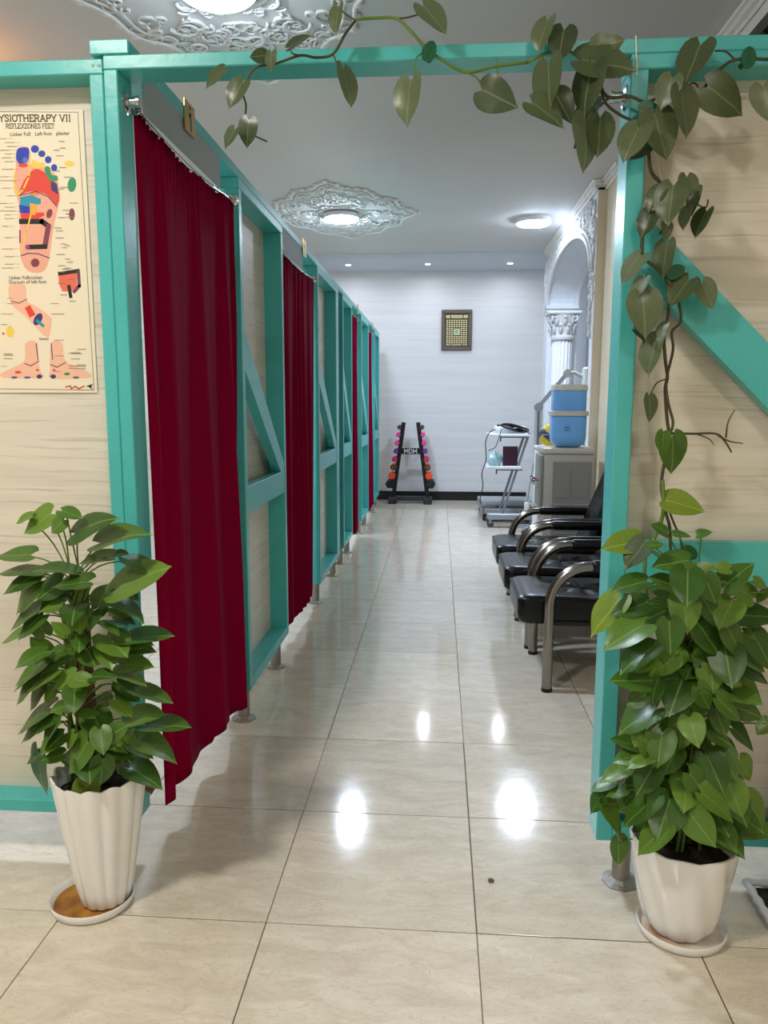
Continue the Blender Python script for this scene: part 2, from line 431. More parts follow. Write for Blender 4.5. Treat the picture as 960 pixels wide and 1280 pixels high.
# ceiling, soffit
struct(MB().box(-3.4, 4.4, -4.8, 8.56, ZC, ZC+.1).build('ceiling', CEIL))
struct(MB().box(-3.4, 4.4, 8.56, 9.9, ZS, ZC+.1).build('ceiling_soffit', mat('soffit_paint', (200, 208, 216), .7)))
# far wall and its skirting
struct(MB().box(-3.4, 2.24, YB, YB+.1, 0, ZS).build('wall_back', LAMF))
struct(MB().cbox(-3.0, 1.8, YB-.025, YB, .0, .115, .004).cbox(-3.0, 1.8, YB-.03, YB, .115, .135, .004).build('baseboard_back', BLACK))
struct(MB().box(XL-.1, XL, -4.8, 9.9, 0, ZC).build('wall_left', LAMW))
struct(MB().box(-3.4, 4.4, -4.9, -4.8, 0, ZC).build('wall_front', PLAS))
# right wall: hall part, two steps, then the arch pier
wr = struct(MB().box(2.0, 2.3, -4.8, 4.8, 0, ZC).box(1.95, 2.3, 4.8, 5.28, 0, ZC).build('wall_right', CREAM))
# crown moulding (stepped profile) running along the right wall
def crown(mb, x, y0, y1, z):
    for d, h0, h1 in ((.02, -.09, -.06), (.03, -.06, -.054), (.036, -.05, -.018), (.055, -.018, 0)):
        mb.cbox(x-d, x, y0, y1, z+h0, z+h1, .006)
def crown_y(mb, x0, x1, y, z):
    for d, h0, h1 in ((.02, -.09, -.06), (.03, -.06, -.054), (.036, -.05, -.018), (.055, -.018, 0)):
        mb.cbox(x0-d, x1, y-d, y, z+h0, z+h1, .006)
cm_ = MB(); crown(cm_, 2.0, -4.8, 4.8, ZC); cm_.cbox(1.985, 2.0, -4.8, 4.8, ZC-.2, ZC-.1, .004)
struct(cm_.build('trim_1', mat('white_trim', (236, 234, 228), .5)))
cm_ = MB(); crown(cm_, 1.95, 4.8, 5.28, ZC); crown_y(cm_, 1.95, 2.0, 4.8, ZC); crown(cm_, 1.87, 5.3, 8.56, ZC); crown_y(cm_, 1.87, 1.95, 5.3, ZC)
struct(cm_.build('trim_2', MATS['white_trim']))
# dark window high in the hall's right wall
w1 = struct(MB().box(1.985, 1.999, -1.2, 3.6, 2.0, 3.2).build('window_1', mat('dark_glass', (10, 10, 12), .08)))
for y in (-1.2, .4, 2.0, 3.55):
    MB().cbox(1.965, 1.998, y, y+.05, 2.0, 3.2).build('window_frame', mat('dark_frame', (60, 54, 52), .5), w1)
MB().cbox(1.96, 1.998, -1.25, 3.65, 3.2, 3.26).build('window_frame', MATS['dark_frame'], w1)

# --- arched wall into the side room
AY0, AY1, ASP, ARISE = 5.42, 8.33, 2.70, .52
def arch_wall():
    yc, hw = (AY0+AY1)/2, (AY1-AY0)/2
    arc = [(yc+hw*math.cos(a), ASP+ARISE*math.sin(a)) for a in [PI*k/28 for k in range(29)]]   # far -> near
    mb = MB(); x0, x1 = 1.87, 2.26
    # piers
    mb.box(x0, x1, 5.28, AY0, 0, ASP); mb.box(x0, x1, AY1, 8.66, 0, ASP)
    mb.box(x0, x1, 5.28, AY0, ASP, ZC); mb.box(x0, x1, AY1, 8.66, ASP, ZC)
    for (ya, za), (yb, zb) in zip(arc, arc[1:]):
        mb.add([(x0,ya,za),(x0,yb,zb),(x0,yb,ZC),(x0,ya,ZC),(x1,ya,za),(x1,yb,zb),(x1,yb,ZC),(x1,ya,ZC)],
               [(0,1,2,3),(4,7,6,5),(0,4,5,1),(3,2,6,7)])
    return mb, arc
amb, ARC = arch_wall()
wa = struct(amb.build('wall_arch', STUCCO))
MB().box(1.871, 1.952, 5.268, 5.28, 0, ZC-.09).build('pier_face', CREAM, wa)
# rolled mouldings along both edges of the arch
mo = MB()
for x in (1.862, 2.25):
    mo.tube([(x, y, z) for y, z in ARC], .028, 8)
mo.tube([(1.86, (AY0+AY1)/2+(y-(AY0+AY1)/2)*1.05, ASP+(z-ASP)*1.12) for y, z in ARC], .018, 6)
mo.build('arch_moulding', PLAS, wa, smooth=True)
# impost block and ledge at the far spring of the arch
MB().cbox(1.845, 2.27, AY1-.07, AY1+.02, ASP-.02, ASP+.03, .01).cbox(1.85, 2.25, AY1-.04, AY1+.02, ASP-.06, ASP-.02, .008).build('impost', PLAS, wa)

def spiral(c, ux, uy, size, turns, ph, sgn=1, n=26):
    pts = []
    for i in range(n):
        k = i/(n-1); a = ph+sgn*turns*2*PI*k; r = size*(1-.86*k)
        pts.append(Vector(c)+Vector(ux)*r*math.cos(a)+Vector(uy)*r*math.sin(a))
    return pts
# lace relief over the arch
lace = MB(); rl = random.Random(3)
yc, hw = (AY0+AY1)/2, (AY1-AY0)/2
cnt = 0
while cnt < 260:
    y = rl.uniform(5.32, 8.6); z = rl.uniform(2.4, 3.36)
    e = ((y-yc)/(hw*1.06))**2 + ((z-ASP)/(ARISE*1.14))**2 if z > ASP else (0 if AY0-.02 < y < AY1+.02 else 2)
    if e < 1.02: continue
    if z < ASP and y > 7: continue
    sz = rl.uniform(.025, .06)
    lace.tube(spiral((1.866, y, z), (0, 1, 0), (0, 0, 1), sz, rl.uniform(.8, 1.5), rl.uniform(0, 6.28), rl.choice((-1, 1)), 14), rl.uniform(.008, .015), 5)
    cnt += 1
for k in range(46):   # bosses down the near pier's edge
    z = rl.uniform(2.1, 3.2); lace.ball((1.863, AY0-.03+rl.uniform(-.06, .04)*(1 if z > 2.4 else .4), z), rl.uniform(.012, .028), 7, 5)
lace.build('lace_relief', PLAS, wa, smooth=True)

# far column with a leafy capital
colm = thing('plaster_column', 'white fluted plaster column with leafy capital under the arch', 'column', (2.06, 8.24, 0))
def flute(r, h, a): return (r*(1-.16*abs(math.sin(a*8))), h)
MB().lathe([(.135, .28), (.135, 1.0), (.128, 2.3)], (2.06, 8.24, 0), 96, fn=flute).build('fluted_shaft', PLAS, colm, smooth=True)
MB().lathe([(.19, 0), (.19, .1), (.17, .12), (.18, .17), (.16, .2), (.15, .25), (.14, .28)], (2.06, 8.24, 0), 32).build('column_base', PLAS, colm, smooth=True, angle=40)
cp = MB().lathe([(.14, 2.28), (.155, 2.3), (.155, 2.325), (.135, 2.335), (.14, 2.4), (.15, 2.5), (.19, 2.59), (.2, 2.6)], (2.06, 8.24, 0), 32)
cp.cbox(1.85, 2.27, 8.04, 8.44, 2.6, 2.64, .01)
capital = cp.build('capital', PLAS, colm, smooth=True, angle=40)
lf = MB()
for ring, (rr, zz, n, hh) in enumerate(((.15, 2.36, 10, .11), (.165, 2.46, 10, .11))):
    for k in range(n):
        a = 2*PI*(k+.5*ring)/n; d = Vector((math.cos(a), math.sin(a), 0)); c = Vector((2.06, 8.24, zz))+d*rr
        lf.tube([c, c+d*.01+Vector((0, 0, hh*.6)), c+d*.035+Vector((0, 0, hh)), c+d*.055+Vector((0, 0, hh*.85))], [.02, .03, .024, .008], 7, flat=.5)
for a in (PI*.75, PI*1.25, PI*1.75, PI*.25):
    d = Vector((math.cos(a), math.sin(a), 0)); c = Vector((2.06, 8.24, 2.55))+d*.2
    lf.tube(spiral(c, d, (0, 0, 1), .05, 1.5, 1.2, 1, 20), .014, 6)
lf.build('acanthus_leaf', PLAS, capital, smooth=True)

# side room beyond the arch
struct(MB().box(2.24, 4.4, 9.3, 9.4, 0, ZC).build('wall_side_room', STUCCO))
tw = struct(MB().box(2.57, 4.4, 9.27, 9.3, 0, 2.95).build('wall_tiled', mat('grey_paint', (170, 178, 184), .6)))
for k in range(4):
    for r_ in range(6):
        z0 = .02+r_*.43
        MB().cbox(2.575+.26*k, 2.83+.26*k, 9.262, 9.27, z0, z0+.425, .002).build('wall_tile', mat('blue_grey_tile', (176, 192, 222), .25, randv=.05), tw)
struct(MB().box(4.3, 4.4, 4.8, 9.4, 0, ZC).build('wall_east', PLAS))
struct(MB().box(2.3, 4.4, 4.7, 4.8, 0, ZC).build('wall_south', PLAS))

# ================================================================== LAMPS AND CEILING ROSES
def disc_lamp(x, y, z, r, strength, rgb, label, group):
    t = thing('ceiling_lamp', label, 'lamp', (x, y, z-.05), group)
    MB().lathe([(r*1.06, z), (r*1.1, z-.02), (r*1.1, z-.045), (r*1.0, z-.05)], (x, y, 0), 40).build('rim', mat('lamp_rim', (236, 236, 236), .35), t, smooth=True, angle=40)
    nm = 'lamp_glow_%d_%d_%d' % rgb + '_%d' % int(strength)
    MB().lathe([(r*.99, z-.05), (r*.97, z-.058), (r*.7, z-.064), (.001, z-.066)], (x, y, 0), 40, cap=False).build('diffuser', mat(nm, (255, 255, 255), .5, emit=rgb, strength=strength), t, smooth=True)
    return t
COOL, NEUT, WARMC = (218, 234, 255), (255, 249, 240), (255, 228, 196)
disc_lamp(-.598, 1.86, ZC-.02, .17, LAMP_COOL, COOL, 'round LED ceiling lamp above the first curtained cubicle', 'ceiling lamps')
disc_lamp(-.575, 6.3, ZC-.02, .17, LAMP_COOL*1.3, COOL, 'round LED ceiling lamp at the middle of the complete plaster ceiling rose', 'ceiling lamps')
disc_lamp(1.47, 6.72, ZC, .17, LAMP_COOL*.75, COOL, 'round LED ceiling lamp beside the arched wall', 'ceiling lamps')
disc_lamp(2.95, 7.4, ZC, .17, LAMP_COOL*.12, COOL, 'round lamp glowing in the side room beyond the arch', 'ceiling lamps')
disc_lamp(-1.15, -1.6, ZC, .2, LAMP_WARM*1.15, NEUT, 'round warm white lamp on the hall ceiling away from the dark window', 'hall lamps')
disc_lamp(1.2, -2.8, ZC, .2, LAMP_WARM*.48, NEUT, 'round warm white fill lamp added on the hall ceiling by the dark window', 'hall lamps')  # unseen weak lamp added as front fill
pl = thing('pendant_bulb', 'amber pendant bulb hanging under the ceiling left of the poster panel', 'lamp', (-2.3, 2.4, 3.2))
MB().tube([(-2.3, 2.4, ZC), (-2.3, 2.4, 3.3)], .004, 6).build('cord', BLACK, pl)
MB().lathe([(.02, 3.3), (.02, 3.26)], (-2.3, 2.4, 0), 12).build('holder', BLACK, pl)
MB().ball((-2.3, 2.4, 3.22), .045, 16, 10).build('bulb', mat('amber_glow', (255, 200, 120), .5, emit=(255, 170, 80), strength=40), pl, smooth=True)
for px, where in ((436, 'above the end of the curtained partition'), (535, 'over the framed picture'), (636, 'beside the arched wall')):
    p = at(px, 332, z=ZS-.002)
    t = thing('recessed_spotlight', 'small recessed spotlight in the soffit '+where, 'spotlight', (p.x, 8.95, ZS-.01), 'soffit spotlights')
    MB().lathe([(.036, ZS), (.056, ZS), (.058, ZS-.006), (.036, ZS-.008)], (p.x, 8.95, 0), 24, cap=False).build('bezel', MATS['lamp_rim'], t, smooth=True)
    MB().lathe([(.037, ZS-.003), (.02, ZS-.005), (.001, ZS-.006)], (p.x, 8.95, 0), 24, cap=False).build('bulb', mat('spot_glow', (255, 255, 255), .5, emit=(240, 244, 255), strength=SPOT), t)

def rose(cx, cy, label):
    """lobed plaster ceiling rose: plate, rope edge, scrolls mirrored about both axes"""
    rr = random.Random(11)
    t = thing('ceiling_rose', label, 'ceiling rose', (cx, cy, ZC-.03), 'plaster ceiling roses')
    A, B = .76, 1.12
    def edge(a):
        k = (abs(math.cos(a))**1.35 + abs(math.sin(a))**1.35)**(-1/1.35)
        k *= 1+.045*math.cos(12*a)
        return k
    ol = [(cx+A*edge(a)*math.cos(a), cy+B*edge(a)*math.sin(a), ZC) for a in [2*PI*i/96 for i in range(96)]]
    MB().prism(ol, (0, 0, -.006)).build('backing_plate', CEIL, t)
    mb = MB()
    for s_, rad in ((.985, .016), (.9, .01)):
        mb.tube([(cx+(p[0]-cx)*s_, cy+(p[1]-cy)*s_, ZC-.012) for p in ol]+[(cx+(ol[0][0]-cx)*s_, cy+(ol[0][1]-cy)*s_, ZC-.012)], rad, 5)
    mb.tube([(cx+.26*math.cos(a), cy+.26*math.sin(a), ZC-.012) for a in [2*PI*i/40 for i in range(41)]], .016, 6)
    n = 0
    while n < 62:
        u, v = rr.uniform(0, 1), rr.uniform(0, 1); a = math.atan2(v, u) if u+v else 0
        x, y = u*A, v*B
        k = math.hypot(u, v)/edge(math.atan2(v, u))
        if k > .93 or math.hypot(x, y) < .25: continue
        sz = rr.uniform(.03, .085); ph = rr.uniform(0, 6.28); tn = rr.uniform(.7, 1.5); sg = rr.choice((-1, 1)); rd = rr.uniform(.007, .013)
        for sx in (-1, 1):
            for sy in (-1, 1):
                mb.tube(spiral((cx+sx*x, cy+sy*y, ZC-.012), (sx, 0, 0), (0, sy, 0), sz, tn, ph, sg, 18), [rd*(1-.4*i/17) for i in range(18)], 5)
        n += 1
    for i in range(48):   # leafy bosses along the rim
        a = 2*PI*i/48; k = edge(a)*1.0
        mb.ball((cx+A*k*math.cos(a), cy+B*k*math.sin(a), ZC-.01), .032, 7, 5, (1, 1, .6))
    mb.build('scroll_relief', mat('relief_paint', (216, 215, 213), .6), t, smooth=True)
    return t
rose(-.598, 1.86, 'plaster ceiling rose with scrolls half hidden by the doorway beam')
rose(-.575, 6.3, 'lobed plaster ceiling rose with scrolls round a lit lamp down the corridor')

# ================================================================== TURQUOISE TIMBER FRAMES
YF = .215      # front face of the entrance frame
def pipe_foot(mb_parent, x, y, h, r=.029):
    f = MB().lathe([(r, .006), (r, h)], (x, y, 0), 18).build('foot', GALV, mb_parent, smooth=True, angle=40)
    MB().lathe([(.058, 0), (.058, .004), (.04, .008), (r+.001, .016)], (x, y, 0), 8).build('foot_plate', GALV, f)
    return f
# left entrance panel
lp = thing('partition_panel', 'turquoise framed wood laminate panel carrying the foot reflexology poster', 'partition', (-1.3, .27, 0))
MB().cbox(-.495, -.4555, YF, YF+.1, .16, 2.365).build('post', TURQ, lp)
MB().cbox(-2.2, -2.155, YF, YF+.1, .16, 2.365).build('post', TURQ, lp)
MB().cbox(-2.2, -.4555, YF, YF+.1, 2.365, 2.405).build('top_rail', TURQ, lp)
MB().cbox(-2.155, -.495, YF, YF+.1, .18, .222).build('bottom_rail', TURQ, lp)
MB().box(-2.155, -.495, .297, .307, .222, 2.365).build('laminate_panel', LAMW, lp)
for x in (-.6, -1.4, -2.1): pipe_foot(lp, x, .285, .18)
# screw heads near the joint
for px, py in ((116, 82), (124, 82)):
    p = at(px, py, y=YF); MB().lathe([(.004, YF-.001), (.003, YF+.002)], (p.x, 0, p.z), 8, axis='y').build('screw_head', mat('filler', (150, 170, 160), .7), lp)

# header over the opening, with the short cheek piece that hangs beside the left post
hd = thing('header_beam', 'turquoise timber beam spanning the top of the entrance opening', 'beam', (.3, .26, 2.37))
MB().cbox(-.4545, 1.985, YF, YF+.1, 2.376, 2.413).build('beam', TURQ, hd)
MB().cbox(-.4545, -.415, YF, YF+.1, .93, 2.376).build('jamb_post', TURQ, hd)

# right entrance panel
rp = thing('partition_panel', 'turquoise framed wood laminate panel with a wide diagonal brace', 'partition', (1.5, .27, 0))
MB().cbox(.965, 1.012, YF, YF+.11, .165, 2.338).build('post', TURQ, rp)
MB().cbox(1.935, 1.98, YF, YF+.11, .165, 2.338).build('post', TURQ, rp)
MB().cbox(.965, 1.98, YF, YF+.11, 2.338, 2.376).build('top_rail', TURQ, rp)
MB().cbox(1.012, 1.935, YF, YF+.11, .165, .21).build('bottom_rail', TURQ, rp)
MB().cbox(1.012, 1.935, YF+.003, YF+.05, .955, 1.085).build('mid_rail', TURQ, rp)
MB().box(1.012, 1.935, .307, .317, .21, 2.338).build('laminate_panel', LAMW, rp)
# brace: from the post down to the mid rail at the right
a0, a1 = Vector((1.012, YF+.002, 1.955)), Vector((1.89, YF+.002, 1.085))
MB().prism([(1.012, YF+.002, 1.985), (1.012, YF+.002, 1.82), (1.755, YF+.002, 1.085), (1.92, YF+.002, 1.085)], (0, .047, 0)).build('brace', TURQ, rp)
for x in (1.057, 1.85): pipe_foot(rp, x, .27, .165, .027)

# side partition beam
XF = -.38; XBK = -.49
sb = thing('top_beam', 'long turquoise timber beam running over all the curtained cubicles', 'beam', (-.435, 4.5, 2.41))
MB().cbox(XBK, XF, YF-.002, 8.89, 2.414, 2.452).build('beam', TURQ, sb)
def bay(y0, y1, label, wide=.045):
    t = thing('partition_panel', label, 'partition', (-.435, (y0+y1)/2, 0), 'braced partition bays')
    zt = 2.414
    MB().cbox(XBK, XF, y0, y0+.045, .15, zt-.042).build('post', TURQ, t)
    MB().cbox(XBK, XF, y1-wide, y1, .15, zt-.042).build('post', TURQ, t)
    MB().cbox(XBK, XF, y0, y1, zt-.042, zt).build('top_rail', TURQ, t)
    MB().cbox(XBK, XF, y0+.045, y1-wide, .15, .195).build('bottom_rail', TURQ, t)
    MB().cbox(-.43, XF-.002, y0+.045, y1-wide, .976, 1.098).build('mid_rail', TURQ, t)
    ya, yb = y0+.045, y1-wide
    MB().prism([(XF-.002, ya, 1.80), (XF-.002, ya, 1.62), (XF-.002, yb-.09, 1.098), (XF-.002, yb, 1.098), (XF-.002, yb, 1.14)], (-.048, 0, 0)).build('brace', TURQ, t)
    MB().box(-.486, -.476, ya, yb, .195, zt-.042).build('laminate_panel', LAMW, t)
    for y in (y0+.04, y1-.16): pipe_foot(t, -.425, y, .15)
    return t
bay(1.345, 2.25, 'braced turquoise partition bay between the first and second curtains')
bay(3.43, 4.53, 'braced turquoise partition bay just beyond the second curtain', .16)
bay(4.82, 5.53, 'braced turquoise partition bay between the third and fourth curtains')
bay(6.42, 7.27, 'braced turquoise partition bay between the fourth and fifth curtains')
bay(8.13, 8.88, 'braced turquoise partition bay by the back wall')

# header boards above the first two openings
for y0, y1, nm in ((.32, 1.09, 'first'), (2.252, 2.87, 'second')):
    o = MB().cbox(-.3875, -.3835, y0, y1, 2.296, 2.412, .001).build('header_board', GREYB)
    tag(centred(o), 'grey board above the %s burgundy curtain' % nm, 'board', 'header boards')

# ------------------------------------------------------------------ curtains
def curtain(y0t, y1t, y0b, y1b, ztop, zb0, zb1, seed, folds, label, amp=.03, x=-.42, x2=None, sag=.0):
    r = random.Random(seed); x2 = x if x2 is None else x2
    t = thing('curtain', label, 'curtain', (x, (y0t+y1t)/2, 0), 'burgundy cubicle curtains')
    ny, nz = 150, 40
    # irregular fold phases: a run of folds with unlike widths
    wts = [r.uniform(.6, 1.5) for _ in range(folds)]; tot = sum(wts); acc = [0]
    for q in wts: acc.append(acc[-1]+q/tot)
    def fold(s):
        for k in range(folds):
            if s <= acc[k+1]+1e-9:
                u_ = (s-acc[k])/(acc[k+1]-acc[k]); return math.sin(2*PI*u_+.7*math.sin(2*PI*u_)), k
        return 0, folds-1
    heights = [r.uniform(.6, 1.2) for _ in range(folds)]
    drop = [r.uniform(-.012, .012) for _ in range(folds)]
    vs_ = []
    for j in range(nz+1):
        v = j/nz                        # 0 top, 1 hem
        for i in range(ny+1):
            s = i/ny
            f, k = fold(s)
            g = min(1, .22+v*1.1)
            yt = y0t+(y1t-y0t)*s; yb_ = y0b+(y1b-y0b)*s
            y = yt+(yb_-yt)*v**1.2 + .012*g*math.cos(9*s+v)
            zb = zb0+(zb1-zb0)*s + drop[k]*.8 + .012*f
            zt_ = ztop-sag*math.sin(PI*s); z = zt_+(zb-zt_)*v
            xx = x+(x2-x)*s + amp*g*f*heights[k] + .012*v*math.sin(2.3*s*PI+1.5*v+seed)
            if v < .09:                 # gathered heading: fine pleats
                xx += .005*math.sin(s*PI*58+2*math.sin(9*s))*(1-v/.12) ; z += .004*math.sin(s*PI*40)
            else:
                xx += .0012*math.sin(s*PI*58+2*math.sin(9*s))*max(0, 1-(v-.09)*6)
            if k == 0 and v > .5: xx += .0
            vs_.append((xx, y, z))
    n = ny+1
    fs_ = [(j*n+i, j*n+i+1, (j+1)*n+i+1, (j+1)*n+i) for j in range(nz) for i in range(ny)]
    o = MB().add(vs_, fs_).build('cloth', BURG, t, smooth=True)
    so = o.modifiers.new('thickness', 'SOLIDIFY'); so.thickness = .0025; so.offset = 0
    # thin pale lining that shows over the rod pocket
    rod = MB().tube([(x+(x2-x)*k/12, y0t+(y1t-y0t)*k/12, ztop+.006-sag*math.sin(PI*k/12)) for k in range(13)], .007, 10).build('curtain_rod', CHROME, t, smooth=True)
    for y, sgn, xq in ((y0t-.001, 1, x), (y1t+.001, -1, x2)):
        MB().lathe([(.026, y), (.026, y+sgn*.004), (.016, y+sgn*.008), (.0145, y+sgn*.03)], (xq, 0, ztop+.006), 18, axis='y').build('rod_socket', CHROME, rod, smooth=True, angle=40)
    return t
curtain(.318, 1.34, .318, 1.41, 2.312, .165, .105, 1, 4, 'burgundy curtain in the doorway under the number 1 plate', .03, -.416, -.404, .028)
curtain(2.255, 3.40, 2.26, 3.30, 2.312, .13, .13, 2, 6, 'burgundy curtain hanging in the second doorway past the first braced bay', .024, -.416, -.404, .02)
curtain(4.535, 4.815, 4.50, 4.815, 2.34, .14, .14, 3, 3, 'narrow burgundy curtain in the dim third doorway', .025, -.455)
curtain(5.535, 6.20, 5.535, 6.28, 2.34, .13, .13, 4, 5, 'burgundy curtain in the fourth doorway, bunched to one side', .03, -.405)
curtain(7.28, 7.9, 7.28, 8.06, 2.34, .13, .13, 5, 5, 'burgundy curtain in the last doorway before the back wall', .03, -.405)

# number plates
def plate(y0, z0, label, digit):
    t = thing('number_plate', label, 'sign', (XF+.008, y0+.05, z0), 'door number plates')
    MB().cbox(XF+.0015, XF+.0055, y0, y0+.105, z0, z0+.098, .001).build('brass_sheet', GOLD, t)
    d = MB(); X = XF+.0062
    def st(pts, w_):
        for (a, b), (c, e) in zip(pts, pts[1:]):
            p = Vector((X, y0+a, z0+b)); q = Vector((X, y0+c, z0+e)); dd = (q-p).normalized(); nn = dd.cross(Vector((1, 0, 0)))*w_/2
            d.add([p-nn, q-nn, q+nn, p+nn], [(0, 1, 2, 3)])
    if digit == 1: st([(.042, .052), (.058, .066), (.058, .008)], .011)
    if digit == 2: st([(.035, .05), (.045, .064), (.06, .062), (.066, .048), (.035, .012), (.07, .012)], .009)
    if digit:
        st([(.045, .082), (.06, .082)], .010)
        d.build('digit', INK, t)
    return t
plate(.66, 2.372, 'brass plate numbered 1 on the partition beam', 1)
plate(2.85, 2.378, 'brass number plate over the second curtain', 2)
plate(5.98, 2.38, 'thin number plate seen edge-on over the fourth curtain', 0)
plate(7.7, 2.38, 'thin number plate seen edge-on over the last curtain', 0)

# loose rod brackets: left jamb and right post
def bracket(x, y, z, sx, label):
    t = thing('rod_bracket', label, 'bracket', (x, y, z-.03), 'chrome rod brackets')
    MB().lathe([(.03, x), (.03, x+sx*.004), (.02, x+sx*.009)], (0, y, z), 20, axis='x').build('flange', CHROME, t, smooth=True, angle=40)
    MB().lathe([(.014, x+sx*.008), (.014, x+sx*.03), (.017, x+sx*.032), (.017, x+sx*.04), (.011, x+sx*.041)], (0, y, z), 18, axis='x').build('socket', CHROME, t, smooth=True, angle=40)
    MB().lathe([(.004, z-.036), (.004, z-.03)], (x+sx*.004, y-.004, 0), 8).build('screw', CHROME, t)
bracket(-.4148, .27, 2.31, 1, 'chrome curtain rod bracket on the left jamb beside curtain number 1')
bracket(.9648, .27, 2.29, -1, 'chrome rod bracket on the right entrance post behind the vine')

# ================================================================== POSTER
PY = .294
def pp(x, y, lift=0.):   # poster sketch coordinates -> point on the poster plane
    return at(x/3.371, 120+y/3.368, y=PY-.0012-lift)
ps = thing('wall_poster', 'foot reflexology chart poster taped on the left laminate panel', 'poster', tuple(at(40, 490, y=PY)))
paper = mat('poster_paper', (238, 226, 200), .45)
c1, c2, c3, c4 = at(-32, 137, y=PY), at(101, 137, y=PY), at(123, 491, y=PY), at(-22, 493, y=PY)
xa, xb = -.885, -.553
MB().cbox(xa, xb, PY-.001, PY, 1.502, 2.304, .0003).build('paper_sheet', paper, ps)
PC = {}
def ink(rgb):
    k = 'ink_%d_%d_%d' % rgb
    return mat(k, rgb, .5)
class Art:
    def __init__(s): s.d = {}; s.l = .0002
    def poly(s, rgb, pts):
        if 7 <= len(pts) < 20 or len(pts) > 20:
            q_ = []; n_ = len(pts)
            for i in range(n_):
                p0, p1, p2, p3 = (pts[(i+k) % n_] for k in (-1, 0, 1, 2))
                for t_ in (0, .33, .67):
                    q_.append(tuple(.5*(2*p1[c]+(p2[c]-p0[c])*t_+(2*p0[c]-5*p1[c]+4*p2[c]-p3[c])*t_*t_+(3*p1[c]-p0[c]-3*p2[c]+p3[c])*t_**3) for c in (0, 1)))
            pts = q_
        s.l += .00001; mb = s.d.setdefault(rgb, MB()); mb.add([pp(x, y, s.l) for x, y in pts], [tuple(range(len(pts)))])
    def ell(s, rgb, cx, cy, rx, ry, a=0, n=20):
        s.poly(rgb, [(cx+rx*math.cos(q)*math.cos(a)-ry*math.sin(q)*math.sin(a), cy+rx*math.cos(q)*math.sin(a)+ry*math.sin(q)*math.cos(a)) for q in [2*PI*i/n for i in range(n)]])
    def line(s, rgb, pts, w_):
        s.l += .00001; mb = s.d.setdefault(rgb, MB())
        for (x, y), (x2, y2) in zip(pts, pts[1:]):
            dx, dy = x2-x, y2-y; q = math.hypot(dx, dy) or 1; nx, ny = -dy/q*w_/2, dx/q*w_/2; ex, ey = dx/q*w_*.35, dy/q*w_*.35
            mb.add([pp(x-ex+nx, y-ey+ny, s.l), pp(x2+ex+nx, y2+ey+ny, s.l), pp(x2+ex-nx, y2+ey-ny, s.l), pp(x-ex-nx, y-ey-ny, s.l)], [(0, 1, 2, 3)])
    def done(s, name):
        mats = []; out = MB()
        for i, (rgb, mb) in enumerate(s.d.items()):
            mats.append(ink(rgb)); out.cm = i; out.add(mb.v, mb.f)
        me = out.build(name, mats, ps)
        return me
# border line
A_ = Art(); g = (90, 84, 76)
A_.line(g, [(-80, 66), (328, 68)], 2.2); A_.line(g, [(328, 68), (396, 1238)], 2.2); A_.line(g, [(-60, 1232), (396, 1238)], 2.2)
rp_ = random.Random(5)
for k in range(46):
    y = rp_.choice(list(range(180, 740, 16))+list(range(830, 1180, 22))); x = rp_.choice((0, 8, 20, 30)); ln = rp_.uniform(22, 40)
    if y > 740: x = rp_.choice((5, 30, 215, 230)); 
    A_.line((150, 140, 126), [(x, y), (x+ln, y)], 2.4)
    if y < 740: A_.line((170, 160, 146), [(x+ln, y-1), (x+ln+30, y-1)], .8)
for k in range(30):
    y = rp_.uniform(190, 880); x = 225+rp_.uniform(-10, 70); A_.line((150, 140, 126), [(x, y), (x+rp_.uniform(20, 34), y)], 2.4)
for k in range(14):
    y = rp_.uniform(1050, 1150); x = rp_.choice((15, 290, 300, 325)); A_.line((150, 140, 126), [(x, y), (x+rp_.uniform(30, 44), y)], 2.2)
A_.done('caption_lines')
F_ = Art(); pk, pk2, red, yel, blu, nav, grn, tea, blk, mar = (236, 170, 146), (240, 188, 160), (226, 70, 52), (240, 206, 84), (36, 62, 176), (60, 54, 110), (44, 146, 98), (40, 150, 178), (34, 30, 30), (128, 62, 76)
F_.poly(pk, [(70,232),(90,214),(118,216),(126,240),(124,288),(150,282),(190,298),(222,318),(240,350),(252,410),(248,452),(228,540),(216,620),(206,690),(186,734),(150,745),(112,731),(90,690),(84,640),(84,560),(80,470),(72,430),(60,400),(58,350),(66,310)])
F_.poly(red, [(110,342),(150,306),(196,326),(226,350),(250,420),(238,462),(204,420),(150,402),(110,406),(78,420),(90,380)])
F_.poly(blu, [(68,242),(78,220),(116,217),(124,240),(120,268),(104,288),(84,288),(70,270)]); F_.ell((90,110,210), 106, 270, 12, 12); F_.ell(red, 98, 292, 20, 9)
for q in ((147,223,17,16),(176,243,15,14),(203,268,14,15),(228,302,13,15)): F_.ell(blu, *q)
F_.poly(yel, [(136,266),(158,280),(186,280),(188,300),(160,304),(134,302)])
F_.line(yel, [(62,322),(60,360),(72,420),(98,392),(122,340),(126,250)], 7)
F_.poly(grn, [(190,298),(210,300),(216,330),(240,336),(242,356),(214,358),(192,326)]); F_.poly(nav, [(214,358),(240,368),(247,416),(216,396)])
F_.poly(tea, [(84,426),(132,416),(172,434),(172,454),(132,464),(84,482)]); F_.poly(blu, [(80,458),(126,466),(126,496),(84,492)])
F_.poly((236,130,60), [(126,404),(166,408),(160,420),(126,416)]); F_.line(nav, [(80,420),(150,402),(204,424),(240,466)], 4)
F_.poly(red, [(86,494),(184,490),(188,502),(160,518),(90,520)]); F_.poly((236,170,60), [(126,450),(154,456),(158,480),(146,502),(126,498)])
